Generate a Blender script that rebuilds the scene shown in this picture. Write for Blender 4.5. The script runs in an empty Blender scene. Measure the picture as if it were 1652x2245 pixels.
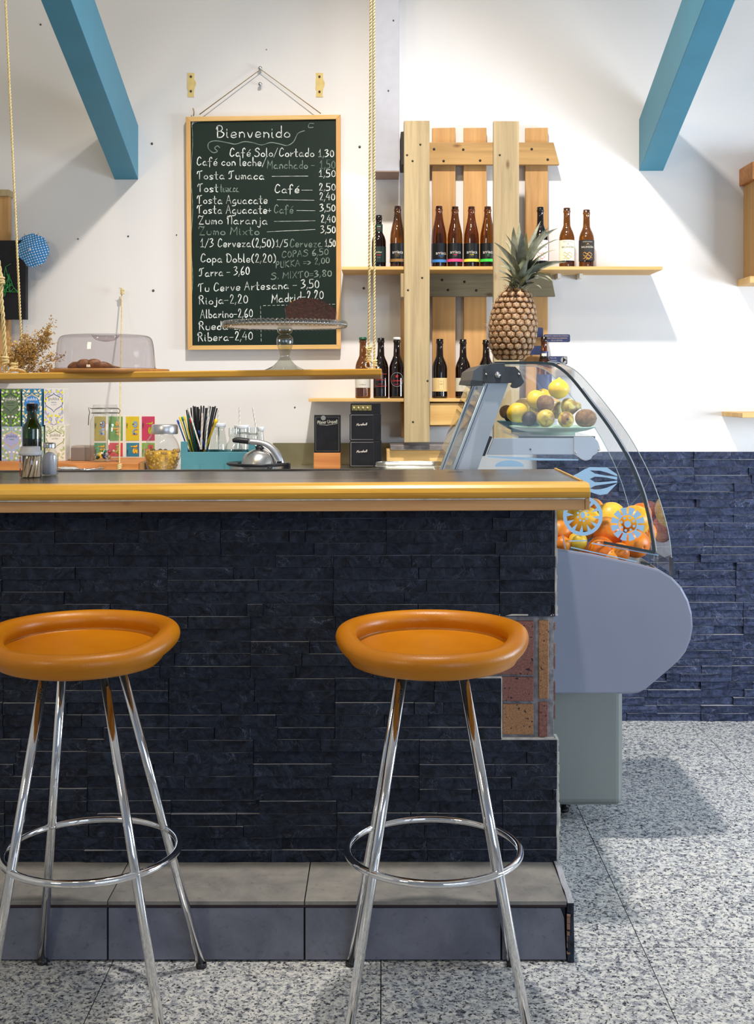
import bpy, bmesh, math, random
from mathutils import Vector, Matrix, noise
R = random.Random(7)
PI = math.pi
SC = bpy.context.scene
COL = SC.collection
# ---------------------------------------------------------------- camera
FPX, CX, CY, CH = 2670.0, 840.0, 850.0, 1.30      # focal length (px), vanishing point, eye height
cam = bpy.data.objects.new('camera', bpy.data.cameras.new('camera'))
COL.objects.link(cam)
cam.location = (0, 0, CH)
cam.rotation_euler = (PI / 2, 0, 0)
cam.data.sensor_fit = 'HORIZONTAL'
cam.data.sensor_width = 36
cam.data.lens = 36 * FPX / 1652
cam.data.shift_x = -(CX - 826) / 1652
cam.data.shift_y = -(1122.5 - CY) / 1652
cam.data.dof.use_dof = False
SC.camera = cam
# ---------------------------------------------------------------- world and lights
w = bpy.data.worlds.new('world'); SC.world = w; w.use_nodes = True
w.node_tree.nodes['Background'].inputs[0].default_value = (0.62, 0.76, 1.0, 1)
w.node_tree.nodes['Background'].inputs[1].default_value = 0.24
def area(name, loc, target, sx, sy, power, color):
    l = bpy.data.lights.new(name, 'AREA'); l.shape = 'RECTANGLE'; l.size = sx; l.size_y = sy
    l.energy = power; l.color = color
    o = bpy.data.objects.new(name, l); COL.objects.link(o); o.location = loc
    o.rotation_euler = (Vector(target) - Vector(loc)).to_track_quat('-Z', 'Y').to_euler()
    return o
area('window_daylight_right', (3.25, 3.0, 1.2), (0.9, 4.6, 0.85), 1.5, 0.8, 88, (0.74, 0.86, 1.0))
area('shopfront_daylight', (2.2, -1.9, 1.5), (0.5, 4.0, 0.4), 2.6, 1.5, 40, (0.62, 0.77, 1.0))
area('warm_light_left', (-2.6, -0.6, 2.7), (-0.6, 4.7, 1.4), 0.7, 0.7, 26, (1.0, 0.86, 0.62))  # warm light from the upper left; unseen source, no window on that side
def spot(name, loc, target, power, color, half, size):
    l = bpy.data.lights.new(name, 'SPOT'); l.energy = power; l.color = color
    l.spot_size = math.radians(half*2); l.spot_blend = 1.0; l.shadow_soft_size = size
    o = bpy.data.objects.new(name, l); COL.objects.link(o); o.location = loc
    o.rotation_euler = (Vector(target) - Vector(loc)).to_track_quat('-Z', 'Y').to_euler()
spot('ceiling_spot_lamp', (0.1, 2.67, 4.0), (0.15, 4.4, 0.5), 520, (1.0, 0.94, 0.88), 40, 0.07)
for lx, ly, lz in ((-1.1, 1.5, 3.7), (-0.4, 1.9, 3.7)):
    area('spot_lamp_light', (lx, ly, lz), (-0.5, 3.6, 1.0), 0.12, 0.12, 9, (1.0, 0.80, 0.48))
SC.view_settings.view_transform = 'Standard'
SC.view_settings.look = 'None'
SC.view_settings.exposure = 0.12
SC.view_settings.gamma = 1.0
SC.view_settings.use_curve_mapping = False
# ---------------------------------------------------------------- helpers
def X(px, D): return (px - CX) * D / FPX
def Z(py, D): return CH - (py - CY) * D / FPX
def P(px, py, D): return Vector((X(px, D), D, Z(py, D)))
def wloc(o):
    v = Vector((0, 0, 0))
    while o: v += o.location; o = o.parent
    return v
def catmull(pts, n=6, closed=False):
    pts = [Vector(p) for p in pts]; N = len(pts)
    if N < 3: return pts
    out = []
    rng = range(N if closed else N - 1)
    for i in rng:
        if closed: a, b, c, d = pts[(i-1) % N], pts[i], pts[(i+1) % N], pts[(i+2) % N]
        else: a, b, c, d = pts[max(i-1, 0)], pts[i], pts[i+1], pts[min(i+2, N-1)]
        for k in range(n):
            t = k / n
            out.append(0.5 * ((2*b) + (c-a)*t + (2*a-5*b+4*c-d)*t*t + (3*b-a-3*c+d)*t**3))
    if not closed: out.append(pts[-1])
    return out
class MB:
    def __init__(s): s.v = []; s.f = []; s.m = []; s.s = []
    def add(s, vs, fs, mi=0, sm=False):
        o = len(s.v); s.v += [Vector(x) for x in vs]
        for f in fs: s.f.append(tuple(i + o for i in f)); s.m.append(mi); s.s.append(sm)
        return s
    def box(s, a, b, mi=0, jit=0):
        x0, y0, z0 = a; x1, y1, z1 = b
        vs = [(x0,y0,z0),(x1,y0,z0),(x1,y1,z0),(x0,y1,z0),(x0,y0,z1),(x1,y0,z1),(x1,y1,z1),(x0,y1,z1)]
        if jit: vs = [(x+R.uniform(-jit,jit), y, z+R.uniform(-jit,jit)) for x,y,z in vs]
        return s.add(vs, [(0,3,2,1),(4,5,6,7),(0,1,5,4),(1,2,6,5),(2,3,7,6),(3,0,4,7)], mi)
    def prism(s, poly, y0, y1, mi=0, sm=False):          # poly of (x,z), extruded along y
        n = len(poly)
        vs = [(x, y0, z) for x, z in poly] + [(x, y1, z) for x, z in poly]
        s.add(vs, [tuple(range(n)), tuple(range(2*n-1, n-1, -1))], mi, False)
        return s.add(vs, [(i, n+i, n+(i+1) % n, (i+1) % n) for i in range(n)], mi, sm)
    def prismx(s, poly, x0, x1, mi=0, sm=False):         # poly of (y,z), extruded along x
        n = len(poly)
        vs = [(x0, y, z) for y, z in poly] + [(x1, y, z) for y, z in poly]
        s.add(vs, [tuple(range(n)), tuple(range(2*n-1, n-1, -1))], mi, False)
        return s.add(vs, [(i, n+i, n+(i+1) % n, (i+1) % n) for i in range(n)], mi, sm)
    def sheet(s, A, B, mi=0, sm=True):                   # strip between two point rows
        n = len(A)
        return s.add(list(A) + list(B), [(i, i+1, n+i+1, n+i) for i in range(n-1)], mi, sm)
    def tube(s, path, r, n=8, mi=0, closed=False, caps=True):
        path = [Vector(p) for p in path]; N = len(path)
        rs = r if isinstance(r, (list, tuple)) else [r]*N
        vs = []; up = None
        for i, p in enumerate(path):
            a = path[(i-1) % N] if (closed or i > 0) else p
            b = path[(i+1) % N] if (closed or i < N-1) else p
            t = (b - a).normalized()
            if up is None:
                up = Vector((0,0,1)) if abs(t.z) < 0.9 else Vector((1,0,0))
            up = (up - t*up.dot(t)).normalized(); side = t.cross(up)
            for k in range(n):
                an = 2*PI*k/n
                vs.append(p + (up*math.cos(an) + side*math.sin(an))*rs[i])
        fs = []
        for i in range(N if closed else N-1):
            j = (i+1) % N
            for k in range(n):
                fs.append((i*n+k, i*n+(k+1) % n, j*n+(k+1) % n, j*n+k))
        s.add(vs, fs, mi, True)
        if caps and not closed:
            s.add(vs[:n], [tuple(range(n))], mi); s.add(vs[-n:], [tuple(range(n-1, -1, -1))], mi)
        return s
    def lathe(s, prof, c=(0,0,0), n=24, mi=0, sm=True, M=None):
        c = Vector(c); vs = []; fs = []
        for r, z in prof:
            for k in range(n):
                an = 2*PI*k/n; v = Vector((r*math.cos(an), r*math.sin(an), z))
                vs.append(c + (M @ v if M else v))
        for i in range(len(prof)-1):
            for k in range(n):
                fs.append((i*n+k, i*n+(k+1) % n, (i+1)*n+(k+1) % n, (i+1)*n+k))
        return s.add(vs, fs, mi, sm)
    def ball(s, c, rx, ry=None, rz=None, nu=12, nv=8, mi=0, M=None, f=None):
        ry = rx if ry is None else ry; rz = rx if rz is None else rz
        c = Vector(c); vs = []; fs = []
        for j in range(nv+1):
            th = PI*j/nv
            for k in range(nu):
                ph = 2*PI*k/nu
                v = Vector((math.sin(th)*math.cos(ph), math.sin(th)*math.sin(ph), math.cos(th)))
                if f: v = f(v)
                v = Vector((v.x*rx, v.y*ry, v.z*rz))
                vs.append(c + (M @ v if M else v))
        for j in range(nv):
            for k in range(nu):
                fs.append((j*nu+k, (j+1)*nu+k, (j+1)*nu+(k+1) % nu, j*nu+(k+1) % nu))
        return s.add(vs, fs, mi, True)
    def build(s, name, mats, parent=None, loc=None, bevel=0, merge=True):
        if not isinstance(mats, (list, tuple)): mats = [mats]
        off = wloc(parent) if parent else (Vector(loc) if loc is not None else Vector((0,0,0)))
        me = bpy.data.meshes.new(name)
        me.from_pydata([tuple(v - off) for v in s.v], [], s.f)
        for m in mats: me.materials.append(m)
        me.polygons.foreach_set('material_index', s.m)
        me.polygons.foreach_set('use_smooth', s.s)
        bm = bmesh.new(); bm.from_mesh(me)
        if merge: bmesh.ops.remove_doubles(bm, verts=bm.verts, dist=1e-5)
        bmesh.ops.recalc_face_normals(bm, faces=bm.faces)
        bm.to_mesh(me); bm.free()
        o = bpy.data.objects.new(name, me); COL.objects.link(o)
        if parent: o.parent = parent
        elif loc is not None: o.location = loc
        if bevel:
            b = o.modifiers.new('bevel', 'BEVEL'); b.width = bevel; b.segments = 2; b.limit_method = 'ANGLE'
        return o
def thing(name, label, cat, loc=(0,0,0), group=None):
    o = bpy.data.objects.new(name, None); COL.objects.link(o); o.location = loc
    o.empty_display_size = 0.05; o['label'] = label; o['category'] = cat
    if group: o['group'] = group
    return o
def tag(o, label, cat, group=None):
    o['label'] = label; o['category'] = cat
    if group: o['group'] = group
    return o
def struct(o): o['kind'] = 'structure'; return o
# ---------------------------------------------------------------- materials
def nm(name):
    m = bpy.data.materials.new(name); m.use_nodes = True
    nt = m.node_tree; return m, nt, nt.nodes['Principled BSDF']
def c4(c): return (c[0], c[1], c[2], 1)
def hexc(h):
    f = lambda v: v/12.92 if v <= 0.04045 else ((v+0.055)/1.055)**2.4
    return tuple(f(int(h[i:i+2], 16)/255) for i in (0, 2, 4))
def coords(nt, world=False, rand=0, scale=(1,1,1)):
    if world: src = nt.nodes.new('ShaderNodeNewGeometry').outputs['Position']
    else: src = nt.nodes.new('ShaderNodeTexCoord').outputs['Object']
    mp = nt.nodes.new('ShaderNodeMapping'); mp.inputs['Scale'].default_value = scale
    nt.links.new(src, mp.inputs['Vector'])
    if rand:
        oi = nt.nodes.new('ShaderNodeObjectInfo'); mu = nt.nodes.new('ShaderNodeMath'); mu.operation = 'MULTIPLY'
        mu.inputs[1].default_value = rand; nt.links.new(oi.outputs['Random'], mu.inputs[0])
        cb = nt.nodes.new('ShaderNodeCombineXYZ')
        for k in range(3): nt.links.new(mu.outputs[0], cb.inputs[k])
        nt.links.new(cb.outputs[0], mp.inputs['Location'])
    return mp.outputs[0]
def tnoise(nt, vec, scale, detail=4, rough=0.55, dist=0):
    n = nt.nodes.new('ShaderNodeTexNoise'); n.inputs['Scale'].default_value = scale
    n.inputs['Detail'].default_value = detail; n.inputs['Roughness'].default_value = rough
    n.inputs['Distortion'].default_value = dist; nt.links.new(vec, n.inputs['Vector'])
    return n.outputs[0]
def ramp(nt, fac, stops, const=False):
    r = nt.nodes.new('ShaderNodeValToRGB'); e = r.color_ramp.elements
    if const: r.color_ramp.interpolation = 'CONSTANT'
    while len(e) < len(stops): e.new(0.5)
    for i, (p, c) in enumerate(stops): e[i].position = p; e[i].color = c4(c)
    nt.links.new(fac, r.inputs[0]); return r.outputs[0]
def bump(nt, b, h, strength, dist=0.002):
    n = nt.nodes.new('ShaderNodeBump'); n.inputs['Strength'].default_value = strength
    n.inputs['Distance'].default_value = dist; nt.links.new(h, n.inputs['Height'])
    nt.links.new(n.outputs[0], b.inputs['Normal'])
def mix(nt, fac, a, b, mode='MIX'):
    m = nt.nodes.new('ShaderNodeMix'); m.data_type = 'RGBA'; m.blend_type = mode
    for s, v in ((m.inputs[0], fac), (m.inputs[6], a), (m.inputs[7], b)):
        if isinstance(v, (int, float)): s.default_value = v
        elif isinstance(v, tuple): s.default_value = c4(v)
        else: nt.links.new(v, s)
    return m.outputs[2]
def plain(name, c, rough=0.5, metal=0, var=0.12, vs=30, bs=0, bstr=0.3, coat=0, world=False, sub=0):
    m, nt, b = nm(name)
    b.inputs['Roughness'].default_value = rough; b.inputs['Metallic'].default_value = metal
    b.inputs['Coat Weight'].default_value = coat
    if sub: b.inputs['Subsurface Weight'].default_value = sub; b.inputs['Subsurface Scale'].default_value = 0.01
    v = coords(nt, world)
    n = tnoise(nt, v, vs, 3)
    lo = tuple(x*(1-var) for x in c); hi = tuple(min(1, x*(1+var)) for x in c)
    nt.links.new(ramp(nt, n, [(0.3, lo), (0.7, hi)]), b.inputs['Base Color'])
    if bs: bump(nt, b, tnoise(nt, v, bs, 4), bstr)
    return m
def wood(name, c1, c2, axis='X', rough=0.55, grain=70, knots=True, rand=3, bstr=0.15):
    m, nt, b = nm(name); b.inputs['Roughness'].default_value = rough
    sc = {'X': (0.05, 1, 1), 'Y': (1, 0.05, 1), 'Z': (1, 1, 0.05)}[axis]
    v = coords(nt, False, rand, sc)
    n1 = tnoise(nt, v, grain, 5, 0.65, 0.6)
    n2 = tnoise(nt, v, grain*0.22, 3, 0.5, 1.2)
    cc = mix(nt, 0.5, ramp(nt, n1, [(0.32, c1), (0.68, c2)]), ramp(nt, n2, [(0.35, c1), (0.65, c2)]))
    if knots:
        v2 = coords(nt, False, rand, {'X': (0.45, 1, 1), 'Y': (1, 0.45, 1), 'Z': (1, 1, 0.45)}[axis])
        vo = nt.nodes.new('ShaderNodeTexVoronoi'); vo.inputs['Scale'].default_value = 11
        nt.links.new(v2, vo.inputs['Vector'])
        k = ramp(nt, vo.outputs['Distance'], [(0.03, (0.30, 0.16, 0.09)), (0.11, (1, 1, 1))])
        cc = mix(nt, 0.75, cc, k, 'MULTIPLY')
    nt.links.new(cc, b.inputs['Base Color'])
    bump(nt, b, n1, bstr, 0.001)
    return m
def glass(name, tint=(0.97, 0.98, 0.98), gloss=1.0, rough=0.02, ior=1.5):
    m = bpy.data.materials.new(name); m.use_nodes = True; nt = m.node_tree
    nt.nodes.remove(nt.nodes['Principled BSDF']); out = nt.nodes['Material Output']
    t = nt.nodes.new('ShaderNodeBsdfTransparent'); t.inputs[0].default_value = c4(tint)
    g = nt.nodes.new('ShaderNodeBsdfGlossy'); g.inputs['Roughness'].default_value = rough
    fr = nt.nodes.new('ShaderNodeLayerWeight'); fr.inputs[0].default_value = 0.5
    pw = nt.nodes.new('ShaderNodeMath'); pw.operation = 'POWER'; pw.inputs[1].default_value = 4.5
    nt.links.new(fr.outputs['Facing'], pw.inputs[0])
    mu = nt.nodes.new('ShaderNodeMath'); mu.operation = 'MULTIPLY_ADD'; mu.inputs[1].default_value = 0.75*min(gloss, 1.3); mu.inputs[2].default_value = 0.045*gloss; mu.use_clamp = True
    nt.links.new(pw.outputs[0], mu.inputs[0])
    mx = nt.nodes.new('ShaderNodeMixShader'); nt.links.new(mu.outputs[0], mx.inputs[0])
    nt.links.new(t.outputs[0], mx.inputs[1]); nt.links.new(g.outputs[0], mx.inputs[2])
    nt.links.new(mx.outputs[0], out.inputs[0])
    return m
def slate(name, lo, hi, edge):
    m, nt, b = nm(name); b.inputs['Roughness'].default_value = 0.5
    b.inputs['Specular IOR Level'].default_value = 0.22
    v = coords(nt, True, 9)
    n1 = tnoise(nt, v, 30, 7, 0.62, 1.6); n2 = tnoise(nt, v, 7, 2, 0.5, 1.0)
    cc = ramp(nt, n1, [(0.35, lo), (0.7, hi)])
    n4 = tnoise(nt, v, 13, 7, 0.62, 1.4)
    rd = ramp(nt, n4, [(0.492, (0, 0, 0)), (0.500, (0.9, 0.9, 0.9)), (0.508, (0, 0, 0))])
    n3 = tnoise(nt, v, 14, 2, 0.5, 0.3)
    gate = mix(nt, 1.0, rd, ramp(nt, n3, [(0.50, (0, 0, 0)), (0.66, (0.8, 0.8, 0.8))]), 'MULTIPLY')
    cc = mix(nt, gate, cc, edge)
    oi = nt.nodes.new('ShaderNodeObjectInfo')
    cc = mix(nt, 1.0, cc, ramp(nt, oi.outputs['Random'], [(0, (0.62, 0.64, 0.70)), (1, (1, 1, 1))]), 'MULTIPLY')
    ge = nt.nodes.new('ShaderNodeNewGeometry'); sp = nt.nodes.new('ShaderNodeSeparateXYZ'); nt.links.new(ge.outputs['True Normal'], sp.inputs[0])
    dust_light = ramp(nt, sp.outputs['Z'], [(0.75, (0, 0, 0)), (0.9, (0.9, 0.9, 0.9))])      # dusty tone plus light from above, painted on up-facing ledges
    cc = mix(nt, dust_light, cc, (0.42, 0.43, 0.46))
    nt.links.new(cc, b.inputs['Base Color'])
    hh = mix(nt, 0.5, n1, n4)
    bump(nt, b, hh, 1.0, 0.014)
    return m
M = {}
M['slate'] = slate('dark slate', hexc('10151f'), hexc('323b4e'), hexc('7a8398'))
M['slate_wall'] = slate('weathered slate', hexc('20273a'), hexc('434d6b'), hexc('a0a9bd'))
M['mortar'] = plain('grey mortar', hexc('8e8f94'), 0.9, vs=60, var=0.35, bs=150, bstr=0.8)
M['caulk'] = plain('white plaster', hexc('c9c6c0'), 0.9, vs=40, var=0.25, bs=120, bstr=0.8)
M['wallpaint'] = plain('white wall paint', hexc('e0ddda'), 0.75, var=0.02, vs=2, bs=9, bstr=0.06, world=True)
M['teal'] = plain('teal beam paint', hexc('3f87a0'), 0.45, var=0.05, vs=6, bs=40, bstr=0.08)
M['greybeam'] = plain('grey duct paint', hexc('a9a9b0'), 0.6, var=0.04)
M['chrome'] = plain('chrome', (0.86, 0.87, 0.89), 0.07, 1, var=0.03)
M['steel'] = plain('brushed steel', (0.62, 0.62, 0.60), 0.28, 1, var=0.06)
M['satin'] = plain('satin steel', (0.72, 0.72, 0.74), 0.34, 1, var=0.05)
M['alu'] = plain('aluminium', hexc('b3bbc4'), 0.42, 0.55, var=0.05, vs=8)
M['black'] = plain('black plastic', (0.012, 0.012, 0.014), 0.38, var=0.2)
M['blackmat'] = plain('black vinyl', (0.010, 0.010, 0.013), 0.5, var=0.2, bs=200)
M['rubber'] = plain('dark rubber seal', hexc('1d2b30'), 0.45)
M['charcoal'] = plain('charcoal metal bracket', hexc('343b42'), 0.5, 0.2, vs=14, var=0.35)
M['blackmat'].node_tree.nodes['Principled BSDF'].inputs['Specular IOR Level'].default_value = 0.2
M['white'] = plain('white plastic', hexc('d6d8dc'), 0.4, var=0.03)
M['paper'] = plain('white paper', hexc('e6e3da'), 0.8, var=0.03)
M['chalk'] = plain('white chalk', hexc('c9cec8'), 0.95, var=0.5, vs=55)
M['chalkfaint'] = plain('faint chalk', hexc('6f7f74'), 0.95, var=0.5, vs=55)
M['board'] = plain('green chalkboard', hexc('0a1f18'), 0.6, var=0.25, vs=5)
M['pine'] = wood('pine', hexc('c99a56'), hexc('e3be7c'), 'X')
M['pine_orange'] = wood('orange pine', hexc('a8622a'), hexc('cc8a4a'), 'X')
M['pine_top'] = wood('varnished pine', hexc('b98528'), hexc('d8aa46'), 'X', rough=0.32, knots=False, grain=90)
M['pine_apron'] = wood('pine apron', hexc('ae7f4c'), hexc('d3a873'), 'X', rough=0.5)
M['pine_z'] = wood('upright pine frame', hexc('c08c4c'), hexc('dcae6e'), 'Z', knots=False)
M['pallet_z'] = wood('grey pallet board', hexc('93805f'), hexc('bda77d'), 'Z', rough=0.75, bstr=0.35)
M['slat_z'] = wood('brown pallet slat', hexc('a87b45'), hexc('cb9c62'), 'Z', rough=0.7, knots=False)
M['pallet_x'] = wood('pallet cross board', hexc('94713f'), hexc('bb935a'), 'X', rough=0.7)
M['pallet_grey'] = wood('weathered cross board', hexc('6f6650'), hexc('8f8468'), 'X', rough=0.8)
M['darkwood'] = wood('dark laminate', hexc('3a332d'), hexc('5d544b'), 'X', rough=0.22, knots=False, grain=120, bstr=0.35)
M['bamboo'] = wood('bamboo board', hexc('8f5f2c'), hexc('b8833f'), 'X', rough=0.4, knots=False)
M['glass'] = glass('clear glass', (0.94, 0.96, 0.955), 1.3)
M['pane'] = glass('case glass', (0.955, 0.97, 0.965), 0.9)
M['acrylic'] = glass('grey acrylic', (0.86, 0.84, 0.86), 1.0)
M['jar'] = glass('jar glass', (0.965, 0.972, 0.965), 1.8)
M['bottleglass'] = glass('bottle glass', (0.90, 0.93, 0.92), 2.2)
M['amber'] = glass('amber glass', (0.42, 0.23, 0.055), 2.2, 0.03)
M['darkamber'] = glass('dark amber glass', (0.10, 0.030, 0.008), 2.2, 0.03)
M['greenglass'] = glass('green glass', (0.10, 0.20, 0.02), 2.2, 0.03)
M['edge'] = plain('glass edge', hexc('9fb0b0'), 0.2)
M['rope'] = plain('sisal rope', hexc('dcc890'), 0.85, var=0.2, vs=120)
M['twine'] = plain('brown twine', hexc('9c8560'), 0.9, var=0.2, vs=120)
M['tealcrate'] = plain('teal crate paint', hexc('4a8793'), 0.55, var=0.06, bs=50, bstr=0.2)
M['decal'] = plain('pale blue vinyl', hexc('8fb4d4'), 0.5, var=0.02)
M['navy'] = plain('navy sign', hexc('262f52'), 0.45, var=0.05)
M['board'].node_tree.nodes['Principled BSDF'].inputs['Specular IOR Level'].default_value = 0.25
# orange moulded seat
m, nt, b = nm('orange polyurethane'); b.inputs['Roughness'].default_value = 0.36
v = coords(nt); n = tnoise(nt, v, 5, 3)
nt.links.new(ramp(nt, n, [(0.3, hexc('b06600')), (0.7, hexc('c57d04'))]), b.inputs['Base Color'])
vo = nt.nodes.new('ShaderNodeTexVoronoi'); vo.inputs['Scale'].default_value = 420; nt.links.new(v, vo.inputs['Vector'])
bump(nt, b, vo.outputs['Distance'], 0.22, 0.0006); b.inputs['Specular IOR Level'].default_value = 0.45
M['orange'] = m
# granite
m, nt, b = nm('speckled granite'); b.inputs['Roughness'].default_value = 0.24
v = coords(nt, True, 6, (1, 1, 0.01))
n1 = tnoise(nt, v, 75, 3, 0.6, 0.4); n2 = tnoise(nt, v, 145, 2, 0.6, 0.6); n3 = tnoise(nt, v, 3, 2)
c = ramp(nt, n1, [(0.36, hexc('92959c')), (0.50, hexc('cccdcb')), (0.62, hexc('e4e2db'))])
k = ramp(nt, n2, [(0.38, (0.035, 0.038, 0.05)), (0.445, (0.9, 0.9, 0.9))])
c = mix(nt, 0.95, c, k, 'MULTIPLY')
k3 = ramp(nt, tnoise(nt, v, 60, 2, 0.6, 0.5), [(0.36, (0.3, 0.31, 0.36)), (0.42, (1, 1, 1))])
c = mix(nt, 0.9, c, k3, 'MULTIPLY')
nt.links.new(c, b.inputs['Base Color'])
M['granite'] = m
# cement tiles
def cement(name, a, b_, d):
    m, nt, b = nm(name); b.inputs['Roughness'].default_value = 0.5
    v = coords(nt, True, 5)
    c = ramp(nt, tnoise(nt, v, 9, 6, 0.65, 0.4), [(0.3, a), (0.7, b_)])
    k = ramp(nt, tnoise(nt, v, 55, 4, 0.7), [(0.30, d), (0.42, (1, 1, 1))])
    nt.links.new(mix(nt, 0.6, c, k, 'MULTIPLY'), b.inputs['Base Color'])
    bump(nt, b, tnoise(nt, v, 60, 4), 0.1); return m
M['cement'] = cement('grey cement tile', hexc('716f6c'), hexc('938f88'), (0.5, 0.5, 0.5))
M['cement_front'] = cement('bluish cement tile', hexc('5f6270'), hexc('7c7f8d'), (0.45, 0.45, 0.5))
M['grime'] = plain('dark grout', (0.012, 0.014, 0.022), 0.7, var=0.4, vs=40, bs=80)
def clay(name, a, b_):
    m, nt, b = nm(name); b.inputs['Roughness'].default_value = 0.6
    v = coords(nt, True, 4)
    c = ramp(nt, tnoise(nt, v, 300, 2, 0.6), [(0.35, a), (0.65, b_)])
    k = ramp(nt, tnoise(nt, v, 130, 2, 0.4), [(0.29, (0.08, 0.07, 0.09)), (0.335, (1, 1, 1))])
    nt.links.new(mix(nt, 1.0, c, k, 'MULTIPLY'), b.inputs['Base Color'])
    bump(nt, b, tnoise(nt, v, 200, 3), 0.3); return m
M['brick_red'] = clay('red clay brick', hexc('74483f'), hexc('97655a'))
M['brick_tan'] = clay('tan clay brick', hexc('8f6340'), hexc('b3855a'))
_pc = {}
def col(h, rough=0.5, metal=0, var=0.05, **k):
    key = (h, rough, metal, var, tuple(k.items()))
    if key not in _pc: _pc[key] = plain('paint ' + h, hexc(h), rough, metal, var, **k)
    return _pc[key]
# ---------------------------------------------------------------- lettering
GL = {
'a':"58 39 17 15 34 56 59 55 64",'b':"1F 1A 14|17 39 57 55 34 15",'c':"58 39 17 15 34 55",'d':"5F 5A 54|57 39 17 15 34 55",
'e':"16 57 49 29 17 15 34 55",'é':"16 57 49 29 17 15 34 55|3B 5D",'f':"5D 4F 2D 29 22|09 49",'g':"58 39 17 15 34 56 59 53 31 01",
'h':"1F 1A 14|17 39 57 54",'i':"19 15 24|1C 1B",'j':"39 33 20 01|3C 3B",'k':"1F 1A 14|59 16 54",'l':"1F 15 24",
'm':"19 17 14|17 29 37 34|37 59 67 64",'n':"19 17 14|17 39 57 54",'o':"39 17 15 34 55 57 39",'p':"19 15 10|17 39 57 55 34 15",
'q':"58 39 17 15 34 56 59 50",'r':"19 17 14|17 38 49",'s':"58 39 18 36 55 34 14",'t':"2E 2A 25 34 44|0A 4A",'u':"19 15 34 55 59|59 54",
'v':"19 34 59",'w':"19 24 48 64 79",'x':"19 54|59 14",'y':"19 15 34 56 59 52 30 01",'z':"19 59|59 14|14 54",
'A':"04 3F|3F 64|18 58",'B':"1F 1A 14|0C 1F 4F 5C 3A 1A|3A 68 66 44 14",'C':"6D 4F 2D 19 16 34 55 66",'D':"1F 1A 14|0D 1F 4E 6B 67 44 14",
'E':"5F 1F|1F 14|14 54|1A 4A",'F':"5F 1F|1F 14|1A 4A",'G':"6D 4F 1B 16 34 65 68 49",'H':"1F 14|6F 64|1A 6A",'I':"1F 14",
'J':"0B 1E 3E 6F|3E 37 25 05",'K':"1F 14|6F 1A 64",'L':"1F 14|14 54",'M':"04 1A 1F|1F 48|48 7F|7F 74",'N':"0B 1F 14|1C 3F 5D 54",
'O':"3F 1B 17 34 57 5B 3F",'P':"1F 1A 14|1F 4F 5C 3A 1A",'Q':"3F 1B 17 34 57 5B 3F|46 63",'R':"1F 1A 14|0C 1F 4F 5C 3A 1A|3A 48 64",
'S':"6D 4F 1D 2B 4A 67 44 14 05",'T':"0B 1E 3E 6F|3E 38 34",'U':"1F 16 34 56 5F|5F 54",'V':"1F 34 5F",'W':"0F 24 4B 64 8F",
'X':"1F 64|6F 14",'Y':"1F 3A 5F|3A 34",'Z':"0C 1F 4E 6F|6F 14|14 34 64",
'0':"3E 1B 16 34 56 5B 3E",'1':"0B 2F|2F 24|04 44",'2':"1C 2F 4E 4B 14|14 54",'3':"0E 3F 4D 2A 58 35 04",'4':"3F 08|08 58|4B 44",
'5':"5F 1F|1F 1A 4A 56 34 04",'6':"4F 1A 15 34 56 38 16",'7':"0F 5F|5F 24",'8':"3A 1D 3F 5D 3A 16 34 56 3A",'9':"5C 3F 1C 3A 5C 56 34",
',':"15 02",'.':"15 14",'-':"08 48",'+':"08 48|2A 26",'(':"3F 1B 16 33",')':"1F 3B 36 13",'/':"03 5F",'=':"07 47|0A 4A",'>':"0B 48 05",
'!':"1F 17|15 14",':':"15 14|19 18","'":"1F 1D",'&':"64 1D 3F 3B 15 34 67",'¡':"14 1C|1E 1F"}
def strokes(text):
    out = []; x = 0
    for ch in text:
        if ch == ' ': x += 4; continue
        g = GL.get(ch) or GL.get(ch.lower()) or GL.get(ch.upper())
        if not g: x += 3; continue
        mx = 0
        for st in g.split('|'):
            pts = [(int(p[0], 16), int(p[1], 16)-4) for p in st.split()]
            mx = max(mx, max(p[0] for p in pts))
            out.append([(x+p[0], p[1]) for p in pts])
        x += mx + 1.7
    return out, x
def ribbon(mb, pts, w, to3, mi=0):
    pts = [Vector((p[0], p[1], 0)) for p in pts]
    if len(pts) < 2: return
    A = []; B = []
    for i, p in enumerate(pts):
        a = pts[max(i-1, 0)]; b = pts[min(i+1, len(pts)-1)]
        t = (b-a)
        if t.length < 1e-9: t = Vector((1, 0, 0))
        t.normalize(); n = Vector((-t.y, t.x, 0))
        ww = w*(0.5 if i in (0, len(pts)-1) else 1)
        q = p - t*w*0.4 if i == 0 else (p + t*w*0.4 if i == len(pts)-1 else p)
        A.append(to3(q.x+n.x*ww/2, q.y+n.y*ww/2)); B.append(to3(q.x-n.x*ww/2, q.y-n.y*ww/2))
    mb.sheet(A, B, mi, False)
def script(mb, text, x0, y0, x1, unit, wid, to3, slope=0.0, mi=0, jig=0.0):
    """stroke lettering fitted between x0 and x1; y up; unit = size of one glyph unit"""
    st, tot = strokes(text); sx = (x1-x0)/max(tot-1.5, 1)
    for s in st:
        s2 = catmull([(p[0], p[1], 0) for p in s], 4) if len(s) > 2 else [Vector((p[0], p[1], 0)) for p in s]
        jy = R.uniform(-jig, jig)
        pp = [(x0+p.x*sx, y0+(p.y+jy)*unit + (p.x*sx)*slope) for p in s2]
        ribbon(mb, pp, wid*R.uniform(0.85, 1.15), to3, mi)
_tc = {}
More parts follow.
